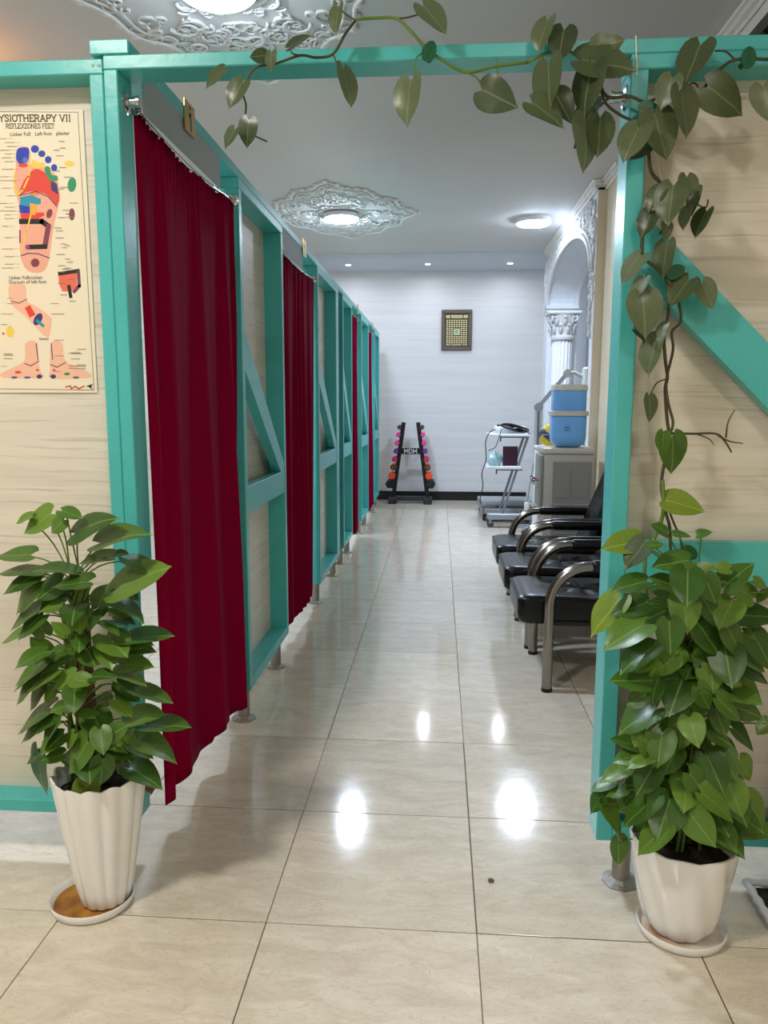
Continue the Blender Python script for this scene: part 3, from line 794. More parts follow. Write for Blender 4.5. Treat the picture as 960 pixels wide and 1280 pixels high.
F_.line(blk, [(88,528),(176,528),(204,548)], 22); F_.line(mar, [(204,548),(190,630)], 22); F_.line(blk, [(120,636),(192,634)], 20); F_.ell((150,70,130), 116, 636, 9, 11)
F_.line(yel, [(130,500),(112,570),(92,650)], 6); F_.ell(mar, 208, 495, 12, 20, .3); F_.ell(mar, 148, 702, 18, 18)
F_.line(nav, [(90,672),(120,662),(160,664),(208,682)], 4); F_.line(mar, [(84,566),(84,616)], 6)
F_.done('sole_drawing')
G_ = Art()
G_.ell(yel, 292, 285, 20, 12); G_.done('gland_drawing'); G_ = Art(); G_.ell(grn, 303, 373, 18, 31, .1); G_.done('gall_drawing'); G_ = Art(); G_.ell(mar, 303, 498, 12, 26); G_.line(mar, [(278,496),(295,498)], 4); G_.done('spleen_drawing'); G_ = Art()
G_.poly((232,110,86), [(246,752),(322,742),(324,800),(300,824),(262,822),(248,790)]); G_.line(blk, [(250,748),(330,736)], 16); G_.line(mar, [(330,740),(334,800),(312,824)], 14); G_.line(blk, [(290,800),(298,846)], 14)
G_.done('colon_drawing'); G_ = Art()
G_.poly(pk2, [(40,796),(106,796),(112,860),(160,890),(212,930),(216,960),(206,1012),(180,1004),(150,972),(100,922),(46,872)])
G_.line(mar, [(48,864),(80,872),(112,856)], 4); G_.poly(red, [(104,892),(126,880),(150,920),(126,934)]); G_.ell(nav, 160, 940, 16, 28, .5); G_.line(tea, [(156,946),(182,968)], 12)
G_.ell(yel, 42, 992, 16, 24); G_.ell(red, 14, 1000, 5, 5)
G_.done('foot_back_drawing'); G_ = Art()
G_.poly(pk2, [(108,1040),(156,1038),(160,1120),(172,1160),(176,1186),(20,1186),(4,1168),(56,1142),(104,1112)])
G_.poly(pk2, [(214,1040),(262,1038),(272,1110),(322,1142),(376,1166),(372,1186),(216,1188),(212,1150)])
G_.line(mar, [(104,1126),(130,1136),(164,1116)], 4); G_.line(mar, [(212,1130),(240,1142),(276,1122)], 4)
G_.line(nav, [(152,1042),(160,1110)], 4); G_.line(nav, [(216,1042),(222,1110)], 4)
G_.ell(red, 76, 1163, 14, 6); G_.ell(grn, 282, 1170, 13, 6)
for x in (166, 224): G_.ell(nav, x, 1181, 12, 9)
for x in (60, 115, 320): G_.ell((110,90,140), x, 1185, 14, 5)
for x in (158, 228): G_.ell(red, x, 1154, 6, 5)
G_.line((200,60,50), [(276,1226),(296,1220),(300,1232),(318,1222),(330,1232),(354,1222)], 5); G_.line((200,60,50), [(280,1236),(350,1236)], 2)
G_.poly(blk, [(362,1222),(392,1212),(384,1224),(392,1238),(376,1226)])
G_.done('ankle_drawings')
T_ = MB()
def title(txt, x0, x1, ytop, ybot, sw):
    p0, p1 = pp(x0, ybot), pp(x1, ybot); h = (pp(x0, ytop)-p0).length
    ux = (p1-p0); wd = ux.length
    lettering(T_, txt, p0, ux.normalized(), (0, 0, 1), h, wd, sw, True, (0, -1, 0), .0006)
title('PHYSIOTHERAPY VII', -52, 300, 80, 107, .15)
title('REFLEXZONES FEET', 25, 230, 117, 136, .12)
T_.build('title_lettering', INK, ps)
for body, x, y, sz in (('Linker Fuß   Left foot   plantar', 42, 169, .0165), ('Linker Fußrücken', 38, 772, .0165), ('Dorsum of left foot', 38, 790, .0165), ('lateral', 166, 1027, .013)):
    font_text('caption', body, pp(x, y, .0006), sz*.88, mat('grey_ink', (84, 78, 70), .6), ps, ext=.0001)

# ================================================================== PICTURE ON THE FAR WALL
fy = YB-.001
pf = thing('framed_picture', 'brown framed gold panel of small squares hung on the back wall', 'picture', (.717, fy, 2.24))
fr = MB(); x0, x1, z0, z1 = .49, .942, 2.243, 2.833; W = .055
fr.cbox(x0, x1, fy-.03, fy, z0, z0+W, .008).cbox(x0, x1, fy-.03, fy, z1-W, z1, .008).cbox(x0, x0+W, fy-.03, fy, z0+W, z1-W, .008).cbox(x1-W, x1, fy-.03, fy, z0+W, z1-W, .008)
fr.build('frame', mat('brown_frame', (96, 84, 74), .4), pf)
MB().box(x0+W, x1-W, fy-.014, fy, z0+W, z1-W).build('dark_mount', mat('dark_olive', (66, 58, 34), .5), pf)
gd = MB(); gx0, gx1, gz0, gz1 = x0+W+.014, x1-W-.012, z0+W+.014, z1-W-.085
for i in range(9):
    for j in range(13):
        if 3 <= i <= 5 and 5 <= j <= 8: continue
        if j == 0 and 2 <= i <= 6: continue
        cx = gx0+(i+.5)*(gx1-gx0)/9; cz = gz0+(j+.5)*(gz1-gz0)/13
        gd.cbox(cx-.0125, cx+.0125, fy-.019, fy-.014, cz-.009, cz+.009, .002)
gd.cbox(gx0+.08, gx1-.08, fy-.019, fy-.014, gz0+.008, gz0+.02, .002)
gold2 = mat('pale_gold', (222, 208, 158), .4, metal=.2)
o = gd.build('gold_squares', gold2, pf); o['kind'] = 'stuff'
cz = (gz0+gz1)/2+.012; cx = (gx0+gx1)/2
MB().cbox(cx-.046, cx+.046, fy-.02, fy-.014, cz-.046, cz+.046, .004).build('centre_square', mat('pale_green_gold', (196, 204, 164), .4), pf)
s_ = MB()
for k in range(5): s_.bar((cx-.03, fy-.0205, cz-.025+.012*k), (cx+.02+.008*(k % 2), fy-.0205, cz-.02+.012*k), .006, .0006, (0, 0, 1))
s_.build('centre_script', mat('olive_ink', (110, 116, 80), .6), pf)
for a, b in ((gx0, gx0+.06), (gx0+.075, gx1-.075), (gx1-.06, gx1)):
    MB().rbox(a, b, fy-.019, fy-.013, gz1+.02, gz1+.062, .0028, 2).build('cartouche', gold2, pf)
    q = MB()
    for k in range(3): q.bar((a+.014, fy-.0196, gz1+.034+.006*k), (b-.014, fy-.0196, gz1+.037+.005*k), .003, .0006, (0, 0, 1))
    q.build('cartouche_script', MATS['olive_ink'], pf)

# ================================================================== DUMBBELL RACK
RY = 9.2
rk = thing('dumbbell_rack', 'black A-frame dumbbell rack by the back wall', 'rack', (.065, RY, 0))
cxr = .062
def leg_x(z, s): return cxr+s*(.105+(1.19-z)*.135)
for s in (-1, 1):
    MB().bar((leg_x(1.19, s), RY, 1.19), (leg_x(.05, s), RY, .05), .06, .05, (1, 0, 0)).build('upright', BLACK, rk)
    MB().cbox(leg_x(.05, s)-.06*(1 if s < 0 else 1), leg_x(.05, s)+.06, RY-.19, RY+.16, .0, .085, .008).build('foot_block', mat('dark_rubber', (44, 44, 46), .7), rk)
MB().cbox(leg_x(.05, -1), leg_x(.05, 1), RY-.03, RY+.03, .03, .1, .006).build('cross_bar', mat('dark_steel', (54, 56, 60), .4), rk)
MB().cbox(leg_x(.77, -1)+.02, leg_x(.77, 1)-.02, RY-.034, RY-.026, .725, .815, .003).build('name_plate', BLACK, rk)
q = MB(); lettering(q, 'MDM', (cxr-.1, RY-.0345, .74), (1, 0, 0), (0, 0, 1), .062, .2, .14, False, (0, -1, 0), .0008)
q.build('name_lettering', mat('white_ink', (236, 236, 236), .5), rk)
levels = [(1.12, .034, (90, 40, 52), 6, 'maroon'), (1.01, .034, (232, 66, 150), 12, 'pink'), (.89, .037, (234, 70, 150), 12, 'pink'), (.77, .037, (110, 50, 140), 12, 'purple'),
          (.652, .042, (206, 44, 84), 12, 'crimson'), (.535, .046, (150, 92, 34), 12, 'bronze'), (.41, .052, (240, 78, 36), 12, 'orange'), (.288, .07, (22, 28, 34), 6, 'black')]
ords = {1: 'lower', 2: 'upper'}
for k, (z, r, rgb, n, cn) in enumerate(levels):
    mm = mat('vinyl_%s' % cn, rgb, .35)
    for s in (-1, 1):
        x = leg_x(z, s)+s*(.03+r*.62)
        extra = {1: 'upper ', 2: 'lower '}.get(k, '')
        t = thing('dumbbell', '%s%s %s dumbbell on the rack leg next to the %s' % (extra, cn, 'hexagonal' if n == 6 else 'round-headed', 'curtains' if s < 0 else 'trolley'), 'dumbbell', (x, RY, z-r), 'dumbbells on the rack')
        for y in (RY-.12, RY+.06):
            MB().lathe([(r*.82, y), (r, y+.012), (r, y+.055), (r*.82, y+.067)], (x, 0, z), n, axis='y').build('head', mm, t)
        MB().lathe([(.014, RY-.055), (.016, RY), (.014, RY+.062)], (x, 0, z), 10, axis='y').build('handle', CHROME, t, smooth=True, angle=40)
        if cn == 'bronze':
            MB().lathe([(r*.84, RY-.1215), (r*.84, RY-.1225), (r*.5, RY-.1225), (r*.5, RY-.1215)], (x, 0, z), 16, axis='y', cap=False).build('dark_ring', BLACK, t)
        # cradle peg on the rack carrying this dumbbell
        MB().cbox(min(leg_x(z, s), x+s*.0), max(leg_x(z, s), x), RY-.02, RY+.02, z-.04, z-.0165, .003).build('cradle', BLACK, rk)

# ================================================================== CHAIRS
def make_chair():
    t = thing('waiting_chair', 'black leather waiting chair', 'armchair', (0, 0, 0), 'waiting chairs along the right wall')
    # local frame: y = 0 near side, chair faces -x; x=0 is the front leg line
    D = .59
    for y in (0.0, D):
        pts = [(0, y, 0), (0, y, .46)]
        for k in range(1, 11):
            a = PI/2*k/10; pts.append((.2-.2*math.cos(a), y, .46+.2*math.sin(a)))
        pts += [(.5, y, .665), (.62, y, .66)]
        MB().tube(pts, .0265, 16).build('arm_tube', STEELT, t, smooth=True, angle=50)
        MB().rbox(.2, .66, y-.034, y+.034, .632, .694, .022, 3).build('arm_pad', BLACKL, t, smooth=True)
        MB().tube([(.58, y, .64), (.6, y, .4), (.64, y, 0)], .0265, 12).build('rear_leg', STEELT, t, smooth=True, angle=50)
        MB().lathe([(.028, 0), (.028, .02)], (0, y, 0), 14).build('leg_cap', BLACK, t)
    # seat: thick cushion with rolled front and tufts
    X0, X1, Y0, Y1, CR = -.15, .57, .04, D-.04, .055
    out = []
    for cx_, cy_, a0_ in ((X1-CR, Y1-CR, 0), (X0+CR, Y1-CR, PI/2), (X0+CR, Y0+CR, PI), (X1-CR, Y0+CR, 1.5*PI)):
        for k in range(9):
            a_ = a0_+PI/2*k/8; out.append((cx_+CR*math.cos(a_), cy_+CR*math.sin(a_)))
    full = []
    for (xa_, ya_), (xb_, yb_) in zip(out, out[1:]+out[:1]):
        m_ = max(1, int(math.hypot(xb_-xa_, yb_-ya_)/.04))
        full += [(xa_+(xb_-xa_)*k/m_, ya_+(yb_-ya_)*k/m_) for k in range(m_)]
    N_ = len(full); mx_, my_ = (X0+X1)/2, (Y0+Y1)/2
    rings = [.06, .2, .34, .48, .6, .7, .79, .86, .92, .96, .985, 1.0]
    vs_ = []; fs_ = []
    for sc_ in rings:
        for (px_, py_) in full:
            x_, y_ = mx_+(px_-mx_)*sc_, my_+(py_-my_)*sc_
            u, v = (x_-X0)/(X1-X0), (y_-Y0)/(Y1-Y0)
            z = .492-.02*max(0, (sc_-.86)/.14)**2.2-.012*u
            for cu, cv in ((.36, .33), (.36, .67), (.66, .33), (.66, .67)):
                z -= .02*math.exp(-(math.hypot((u-cu)*.72, (v-cv)*.5)/.03)**2)
            if sc_ < .93:
                z -= .008*math.exp(-((u-.51)/.02)**2)+.008*math.exp(-((v-.5)/.025)**2)*(u > .25)
            vs_.append((x_, y_, z))
    R_ = len(rings)
    for dz, sh in ((-.03, 1.006), (-.08, 1.008), (-.115, 1.0), (-.13, .97)):
        for (px_, py_) in full: vs_.append((mx_+(px_-mx_)*sh, my_+(py_-my_)*sh, .475+dz))
    for r_ in range(R_+3):
        for k in range(N_): fs_.append((r_*N_+k, r_*N_+(k+1) % N_, (r_+1)*N_+(k+1) % N_, (r_+1)*N_+k))
    fs_.append(tuple(range(N_-1, -1, -1))); fs_.append(tuple((R_+3)*N_+k for k in range(N_)))
    seat = MB().add(vs_, fs_).build('seat', BLACKL, t, smooth=True, angle=60)
    pip = [vs_[(R_-1)*N_+k] for k in range(N_)]; pip.append(pip[0])
    MB().tube(pip, .005, 6).build('piping', BLACKL, seat, smooth=True)
    # backrest: slanted, tufted
    vs_ = []; nb, mb_ = 16, 14
    for i in range(nb+1):
        for j in range(mb_+1):
            u, v = i/nb, j/mb_; y = .045+v*(D-.09); e = min(u, 1-u, v, 1-v)
            d = .03*min(1, e*6)**.6
            for cu, cv in ((.3, .3), (.3, .7), (.6, .3), (.6, .7), (.85, .5)):
                d -= .02*math.exp(-(math.hypot((u-cu)*.7, (v-cv)*.5)/.035)**2)
            base_ = Vector((.5+.26*u, y, .43+.68*u)); nn = Vector((-.93, 0, .36))
            vs_.append(base_+nn*(.03+d))
    n = mb_+1; fs_ = [(i*n+j, i*n+j+1, (i+1)*n+j+1, (i+1)*n+j) for i in range(nb) for j in range(mb_)]
    ring = [(i, 0) for i in range(nb+1)]+[(nb, j) for j in range(1, mb_+1)]+[(i, mb_) for i in range(nb-1, -1, -1)]+[(0, j) for j in range(mb_-1, 0, -1)]
    base = len(vs_)
    for i, j in ring: vs_.append(Vector(vs_[i*n+j])-Vector((-.93, 0, .36))*.085)
    for k in range(len(ring)):
        a, b = ring[k], ring[(k+1) % len(ring)]; fs_.append((a[0]*n+a[1], b[0]*n+b[1], base+(k+1) % len(ring), base+k))
    fs_.append(tuple(base+k for k in range(len(ring))))
    MB().add(vs_, fs_).build('backrest', BLACKL, t, smooth=True, angle=50)
    MB().cbox(.02, .6, .03, D-.03, .34, .362, .004).build('seat_board', BLACK, t)
    return t
ch = make_chair()
CH_LAB = ['black leather waiting chair with chrome arms, first of the row beside the entrance post',
          'black leather waiting chair with chrome arms, in the middle of the row',
          'black leather waiting chair with chrome arms, last of the row next to the water dispenser']
for k, y in enumerate((1.84, 2.535, 3.23)):
    o = ch if k == 0 else copy_tree(ch)
    o.location = ((1.047, 1.035, 1.04)[k], y, 0); o['label'] = CH_LAB[k]

# ================================================================== WATER DISPENSER
wx0, wx1, wy0, wy1 = 1.34, 1.745, 4.32, 4.68
wd = thing('water_dispenser', 'grey water dispenser cabinet behind the row of chairs', 'water dispenser', ((wx0+wx1)/2, (wy0+wy1)/2, 0))
GRC = mat('grey_plastic', (178, 173, 163), .35); GRD = mat('dark_grey_plastic', (142, 140, 135), .4)
MB().rbox(wx0, wx1, wy0, wy1, .02, 1.06, .014, 2).build('cabinet', GRC, wd, smooth=True, angle=40)
MB().rbox(wx0-.015, wx1, wy0-.008, wy1+.008, 1.06, 1.11, .012, 2).build('top_plate', mat('warm_grey_plastic', (196, 190, 178), .35), wd, smooth=True, angle=40)
MB().rbox(wx0-.03, wx0, wy0+.02, wy1-.02, .55, 1.05, .012, 2).build('front_panel', GRD, wd, smooth=True, angle=40)
side = MB().cbox(wx0+.07, wx1-.02, wy0-.006, wy0, .1, 1.0, .003).build('side_panel', GRD, wd)
for (a, b) in ((wx0+.1, wx0+.215), (wx0+.245, wx0+.36)):
    MB().cbox(a, b, wy0-.010, wy0-.005, .7, .96, .003).build('raised_field', GRD, side)
    for k in range(8):
        MB().cbox(a-.005, b+.005, wy0-.014, wy0-.004, .36+k*.04, .372+k*.04, .003).build('louvre', mat('mid_grey_plastic', (160, 156, 150), .35), side)
for k, c in ((0, (200, 60, 50)), (1, (60, 90, 190))):
    y = wy0+.1+k*.14
    tp = MB().tube([(wx0-.03, y, .84), (wx0-.07, y, .84), (wx0-.075, y, .8)], .012, 10).build('tap', CHROME, wd, smooth=True)
    MB().cbox(wx0-.085, wx0-.055, y-.012, y+.012, .845, .86, .003).build('lever', mat('tap_%d' % k, c, .4), tp)
MB().cbox(wx0-.08, wx0-.0, wy0+.05, wy1-.05, .6, .62, .004).build('drip_tray', GRD, wd)
for x in (wx0+.03, wx1-.03):
    for y in (wy0+.03, wy1-.03): MB().lathe([(.018, 0), (.018, .022)], (x, y, 0), 10).build('foot', BLACK, wd)
# two-tier blue bottle
bx, by = 1.545, 4.48
bt = thing('water_bottle', 'blue two-tier water purifier tank standing on the grey dispenser', 'water tank', (bx, by, 1.11))
def rsq(r, h, a):   # rounded-square section
    k = (abs(math.cos(a))**4+abs(math.sin(a))**4)**(-.25); return (r*k*.94, h)
BLUEP = mat('blue_clear_plastic', (128, 190, 250), .12, trans=.12, ior=1.3, spec=.5)
WATER = mat('blue_water', (96, 160, 226), .1)
low = MB().lathe([(.06, 1.112), (.1, 1.118), (.132, 1.138), (.147, 1.168), (.151, 1.2), (.152, 1.37)], (bx, by, 0), 40, fn=rsq).build('lower_tank', BLUEP, bt, smooth=True, angle=50)
MB().lathe([(.05, 1.11), (.05, 1.125)], (bx, by, 0), 20).build('neck', mat('blue_cap', (40, 80, 150), .3), bt)
MB().lathe([(.1, 1.13), (.13, 1.16), (.143, 1.2), (.143, 1.34)], (bx, by, 0), 32, fn=rsq).build('water', WATER, low, smooth=True, angle=50)
CRM = mat('cream_plastic', (206, 200, 188), .35)
MB().lathe([(.152, 1.37), (.164, 1.372), (.166, 1.405), (.152, 1.41)], (bx, by, 0), 40, fn=rsq).build('band', CRM, bt, smooth=True, angle=40)
up_ = MB().lathe([(.14, 1.41), (.145, 1.42), (.146, 1.575)], (bx, by, 0), 40, fn=rsq).build('upper_tank', BLUEP, bt, smooth=True, angle=50)
MB().lathe([(.062, 1.412), (.062, 1.44), (.055, 1.47), (.035, 1.492), (.001, 1.5)], (bx, by, 0), 24).build('filter_dome', mat('filter_grey', (140, 146, 150), .5), up_, smooth=True)
MB().lathe([(.147, 1.575), (.153, 1.578), (.15, 1.615), (.14, 1.625), (.001, 1.628)], (bx, by, 0), 40, fn=rsq).build('lid', CRM, bt, smooth=True, angle=40)
q = MB()
for k in range(6): q.bar((bx-.05+.016*(k % 3), by-.1445, 1.25+.022*(k//3)), (bx-.05+.016*(k % 3)+.011, by-.1445, 1.262+.022*(k//3)), .006, .001, (0, 0, 1))
q.build('printed_emblem', mat('faded_blue_ink', (44, 84, 150), .6), low)

# white cabinet behind it with the ball on top
wc = thing('side_cabinet', 'white cabinet hidden behind the water dispenser', 'cabinet', (1.58, 4.98, 0))
MB().cbox(1.37, 1.8, 4.76, 5.2, .04, 1.06, .006).build('body', PLAS, wc)
MB().cbox(1.36, 1.81, 4.75, 5.21, 1.06, 1.085, .004).build('top', mat('white_board', (238, 238, 238), .4), wc)
MB().cbox(1.362, 1.37, 4.77, 5.19, .06, 1.04, .003).build('door', MATS['white_board'], wc)
MB().cbox(1.38, 1.79, 4.77, 5.19, 0, .04, .003).build('plinth', BLACK, wc)
bc = Vector((1.47, 4.9, 1.085+.105))
bl = thing('volleyball', 'yellow and blue volleyball on the white cabinet', 'ball', tuple(bc-Vector((0, 0, .105))))
def ballpatch(cols):
    mb = MB(); n, m_ = 32, 20
    for i in range(m_):
        for j in range(n):
            qd = []
            for (di, dj) in ((0, 0), (0, 1), (1, 1), (1, 0)):
                a = -PI/2+PI*(i+di)/m_; b = 2*PI*(j+dj)/n
                qd.append(bc+Vector((math.cos(a)*math.cos(b), math.cos(a)*math.sin(b), math.sin(a)))*.105)
            c = (qd[0]+qd[2])/2-bc
            wv = c.z+.03*math.sin(3*math.atan2(c.y, c.x))
            mb.cm = 1 if abs(wv) < .034 else 0
            mb.add(qd, [(0, 1, 2, 3)])
    return mb
ballpatch(None).build('panelled_skin', [mat('yellow_leather', (232, 206, 34), .45), mat('navy_leather', (48, 70, 112), .45)], bl)
q = MB()
for k in range(5): q.bar(bc+Vector((-.09+.018*k, -.088-.008*math.sin(k*PI/4), .004)), bc+Vector((-.08+.018*k, -.088-.008*math.sin(k*PI/4), .012)), .007, .004, (0, 0, 1))
q.build('white_print', mat('white_print_ink', (230, 230, 225), .5), bl)

# ================================================================== THERAPY TROLLEY AND STAND
TY = 7.0
WHT = mat('white_enamel', (226, 230, 234), .35); LGR = mat('light_grey_metal', (158, 162, 168), .4, metal=.2)
tr = thing('equipment_trolley', 'white two shelf equipment trolley with slanted strut by the back wall', 'trolley', (1.33, TY+.2, 0))
def P7(px, py): return at(px, py, y=TY)
MB().cbox(1.06, 1.62, TY+.0, TY+.1, .10, .17, .01).cbox(1.06, 1.62, TY+.42, TY+.5, .10, .17, .01).cbox(1.5, 1.62, TY+.1, TY+.42, .10, .17, .01).build('base', LGR, tr)
a, b = P7(626, 645), P7(662, 545)
for y in (TY+.05, TY+.45):
    MB().bar((1.24, y, .17), (1.53, y, 1.13), .028, .03, (1, 0, 0)).build('strut', mat('mid_grey_metal', (128, 132, 138), .4), tr)
MB().cbox(1.06, 1.535, TY, TY+.5, 1.085, 1.115, .006).build('shelf', WHT, tr)
MB().cbox(1.04, 1.44, TY, TY+.5, .70, .735, .006).build('shelf', WHT, tr)
for z, x in ((1.07, 1.2), (.685, 1.16)):
    MB().cbox(x, x+.3, TY+.02, TY+.04, z-.0, z+.015, .002).build('shelf_lip', mat('shadow_grey', (90, 92, 96), .5), tr)  # narrow dark grey strip below each shelf
    MB().cbox(x-.01, x+.005, TY+.02, TY+.04, z-.045, z+.015, .002).build('hook', BLACK, tr)
for x in (1.1, 1.58):
    for y in (TY+.05, TY+.46):
        c = MB().lathe([(.042, y-.012), (.042, y+.012)], (x, 0, .042), 16, axis='y').build('caster', mat('grey_rubber', (80, 82, 84), .6), tr, smooth=True, angle=40)
        MB().cbox(x-.015, x+.015, y-.02, y+.02, .05, .1, .003).build('fork', LGR, c)
# things on it
dv = thing('therapy_device', 'white electrotherapy device on the trolley top shelf', 'device', (1.3, TY+.22, 1.115))
MB().rbox(1.14, 1.5, TY+.08, TY+.4, 1.116, 1.2, .015, 2).build('case', WHT, dv, smooth=True, angle=40)
MB().cbox(1.2, 1.44, TY+.074, TY+.081, 1.13, 1.185, .002).build('front_panel', mat('pale_panel', (190, 200, 206), .3), dv)
MB().cbox(1.16, 1.23, TY+.12, TY+.2, 1.2, 1.222, .004).build('knob_block', BLACK, dv)
cb = MB(); rc = random.Random(9)
for k in range(7):
    cx_, cz_ = 1.3+.02*k, 1.205-.006*k
    cb.tube([(cx_+.1*math.cos(a_), TY+.03+.02*math.sin(a_*2+k), cz_+.028*math.sin(a_)-.012*math.cos(a_)) for a_ in [2*PI*i/20 for i in range(21)]], .008, 6)
tag(centred(cb.build('cable_coil', BLACK, smooth=True)), 'coiled black cable over the front of the white device', 'cable')
pcb = MB().tube([P7(608, 530)+Vector((.0, .02, 0))] + [P7(x_, y_) for x_, y_ in ((614, 533), (606, 545), (612, 570), (602, 590), (606, 610), (602, 622), (606, 633))], .006, 6)
pts = [(1.14, TY+.1, 1.16), (1.07, TY-.02, 1.14), (1.02, TY-.03, 1.02), (1.03, TY-.03, .82), (.985, TY-.03, .66), (1.0, TY-.03, .5), (.97, TY-.03, .36), (.985, TY-.03, .29)]
def smooth_path(pts, n=6):
    pts = [Vector(p) for p in pts]; out = []
    for i in range(len(pts)-1):
        p0, p1, p2, p3 = pts[max(i-1, 0)], pts[i], pts[i+1], pts[min(i+2, len(pts)-1)]
        for k in range(n):
            t_ = k/n
            out.append(.5*((2*p1)+(p2-p0)*t_+(2*p0-5*p1+4*p2-p3)*t_**2+(3*p1-p0-3*p2+p3)*t_**3))
    out.append(pts[-1]); return out
tag(centred(MB().tube(smooth_path(pts), .006, 6).build('power_cable', BLACK, smooth=True)), 'thin black power cable hanging from the white device', 'cable')
tag(centred(MB().tube(smooth_path([(1.2, TY-.005, 1.17), (1.17, TY-.03, 1.06), (1.13, TY-.03, .96), (1.05, TY-.036, .92)]), .005, 6).build('power_cable', BLACK, smooth=True)), 'short grey lead joining the hanging black cable', 'cable')
o = MB().cbox(1.235, 1.41, TY+.10, TY+.14, .736, .965, .004).build('book', mat('maroon_cover', (70, 24, 52), .45)); tag(centred(o), 'maroon folder standing on the lower trolley shelf', 'folder')
bagm = MB(); rb = random.Random(2)
bm = bmesh.new(); bmesh.ops.create_icosphere(bm, subdivisions=3, radius=1)
for v in bm.verts:
    k = 1+.16*math.sin(7*v.co.x+3*v.co.z)+.1*rb.uniform(-1, 1)
    zz = v.co.z
    v.co = Vector((v.co.x*.085*k*(1-.35*max(0, zz)), v.co.y*.06*k, max(-.06, zz*.12*k)))
bm.verts.index_update()
bagm.add([v.co+Vector((1.14, TY+.12, .797)) for v in bm.verts], [[v.index for v in f.verts] for f in bm.faces]); bm.free()
tag(centred(bagm.build('plastic_bag', mat('pale_bag', (206, 226, 230), .25, rgb2=(120, 190, 196), vscale=18), smooth=True)), 'crumpled pale plastic bag on the lower trolley shelf', 'bag')
# low grey machine on the floor behind the trolley
mc = thing('floor_machine', 'low grey exercise machine on the floor under the trolley', 'machine', (1.35, 7.9, 0))
MB().rbox(1.02, 1.85, 7.55, 8.6, .08, .19, .02, 2).build('deck', mat('machine_grey', (150, 152, 156), .4), mc, smooth=True, angle=40)
MB().rbox(1.0, 1.85, 7.5, 7.75, .19, .27, .02, 2).build('hood', LGR, mc, smooth=True, angle=40)
MB().rbox(1.06, 1.2, 7.47, 7.51, .1, .2, .01, 2).build('vent', mat('machine_brown', (110, 92, 90), .4), mc, smooth=True, angle=40)
for x in (1.1, 1.75):
    for y in (7.6, 8.5): MB().cbox(x-.06, x+.06, y-.05, y+.05, 0, .08, .008).build('foot', BLACK, mc)
# articulated lamp stand
sx_, sy_ = 1.585, 6.72
st = thing('therapy_lamp_stand', 'grey articulated therapy lamp stand with hinged arm reaching over the water tank', 'lamp', (sx_, sy_, 0))
MB().cbox(sx_-.03, sx_+.03, sy_-.02, sy_+.02, .06, .78, .006).build('post', LGR, st)
MB().cbox(sx_-.045, sx_+.045, sy_-.03, sy_+.03, .72, 1.42, .008).build('upper_post', mat('stand_grey', (196, 200, 204), .35, metal=.2), st)
MB().cbox(sx_-.012, sx_+.012, sy_-.033, sy_-.028, .8, 1.38, .001).build('slot', mat('slot_grey', (110, 114, 118), .5), st)
j = MB().lathe([(.05, sy_-.036), (.05, sy_+.036)], (sx_, 0, 1.43), 20, axis='y').build('hinge', LGR, st, smooth=True, angle=40)
e1 = Vector((sx_+.30, sy_-.02, 1.80))
MB().bar((sx_, sy_, 1.43), e1, .045, .035, (0, 0, 1)).build('arm', LGR, st)
MB().lathe([(.045, sy_-.05), (.045, sy_+.01)], (e1.x, 0, e1.z), 18, axis='y').build('elbow', mat('putty_plastic', (186, 190, 184), .4), st, smooth=True, angle=40)
MB().tube([e1, e1+Vector((.08, 0, .01)), e1+Vector((.16, 0, -.03)), e1+Vector((.2, 0, -.06))], .022, 10).build('neck', MATS['putty_plastic'], st, smooth=True)
MB().lathe([(.035, e1.z+.07), (.055, e1.z+.05), (.058, e1.z-.06), (.07, e1.z-.16)], (e1.x+.22, sy_-.02, 0), 20).build('lamp_head', MATS['putty_plastic'], st, smooth=True, angle=40)
MB().lathe([(.025, sy_-.09), (.03, sy_-.07), (.03, sy_-.04)], (sx_+.035, 0, 1.13), 12, axis='y').tube([(sx_+.035, sy_-.07, 1.13), (sx_+.09, sy_-.09, 1.17)], [.012, .022], 8).build('clamp_knob', BLACK, st, smooth=True, angle=40)
MB().tube(smooth_path([(sx_-.04, sy_-.04, .8), (sx_-.07, sy_-.05, .6), (sx_-.09, sy_-.05, .42), (sx_-.1, sy_-.05, .34)]), .005, 6).build('lead', mat('grey_lead', (120, 124, 130), .5), st, smooth=True)
MB().tube(smooth_path([(sx_+.04, sy_-.04, .86), (sx_+.08, sy_-.05, .7), (sx_+.07, sy_-.05, .5), (sx_+.03, sy_-.05, .4)]), .005, 6).build('lead', MATS['grey_lead'], st, smooth=True)
MB().rbox(sx_-.13, sx_-.075, sy_-.07, sy_-.03, .2, .36, .012, 2).build('hand_control', mat('ivory_plastic', (226, 222, 212), .4), st, smooth=True, angle=40)
for a_ in range(5):
    q = 2*PI*a_/5+.3
    lg = MB().bar((sx_, sy_, .07), (sx_+.24*math.cos(q), sy_+.24*math.sin(q), .06), .04, .03, (0, 0, 1)).build('base_leg', LGR, st)
    MB().lathe([(.03, sy_+.24*math.sin(q)-.01), (.03, sy_+.24*math.sin(q)+.01)], (sx_+.24*math.cos(q), 0, .03), 14, axis='y').build('caster', MATS['grey_rubber'], lg, smooth=True, angle=40)

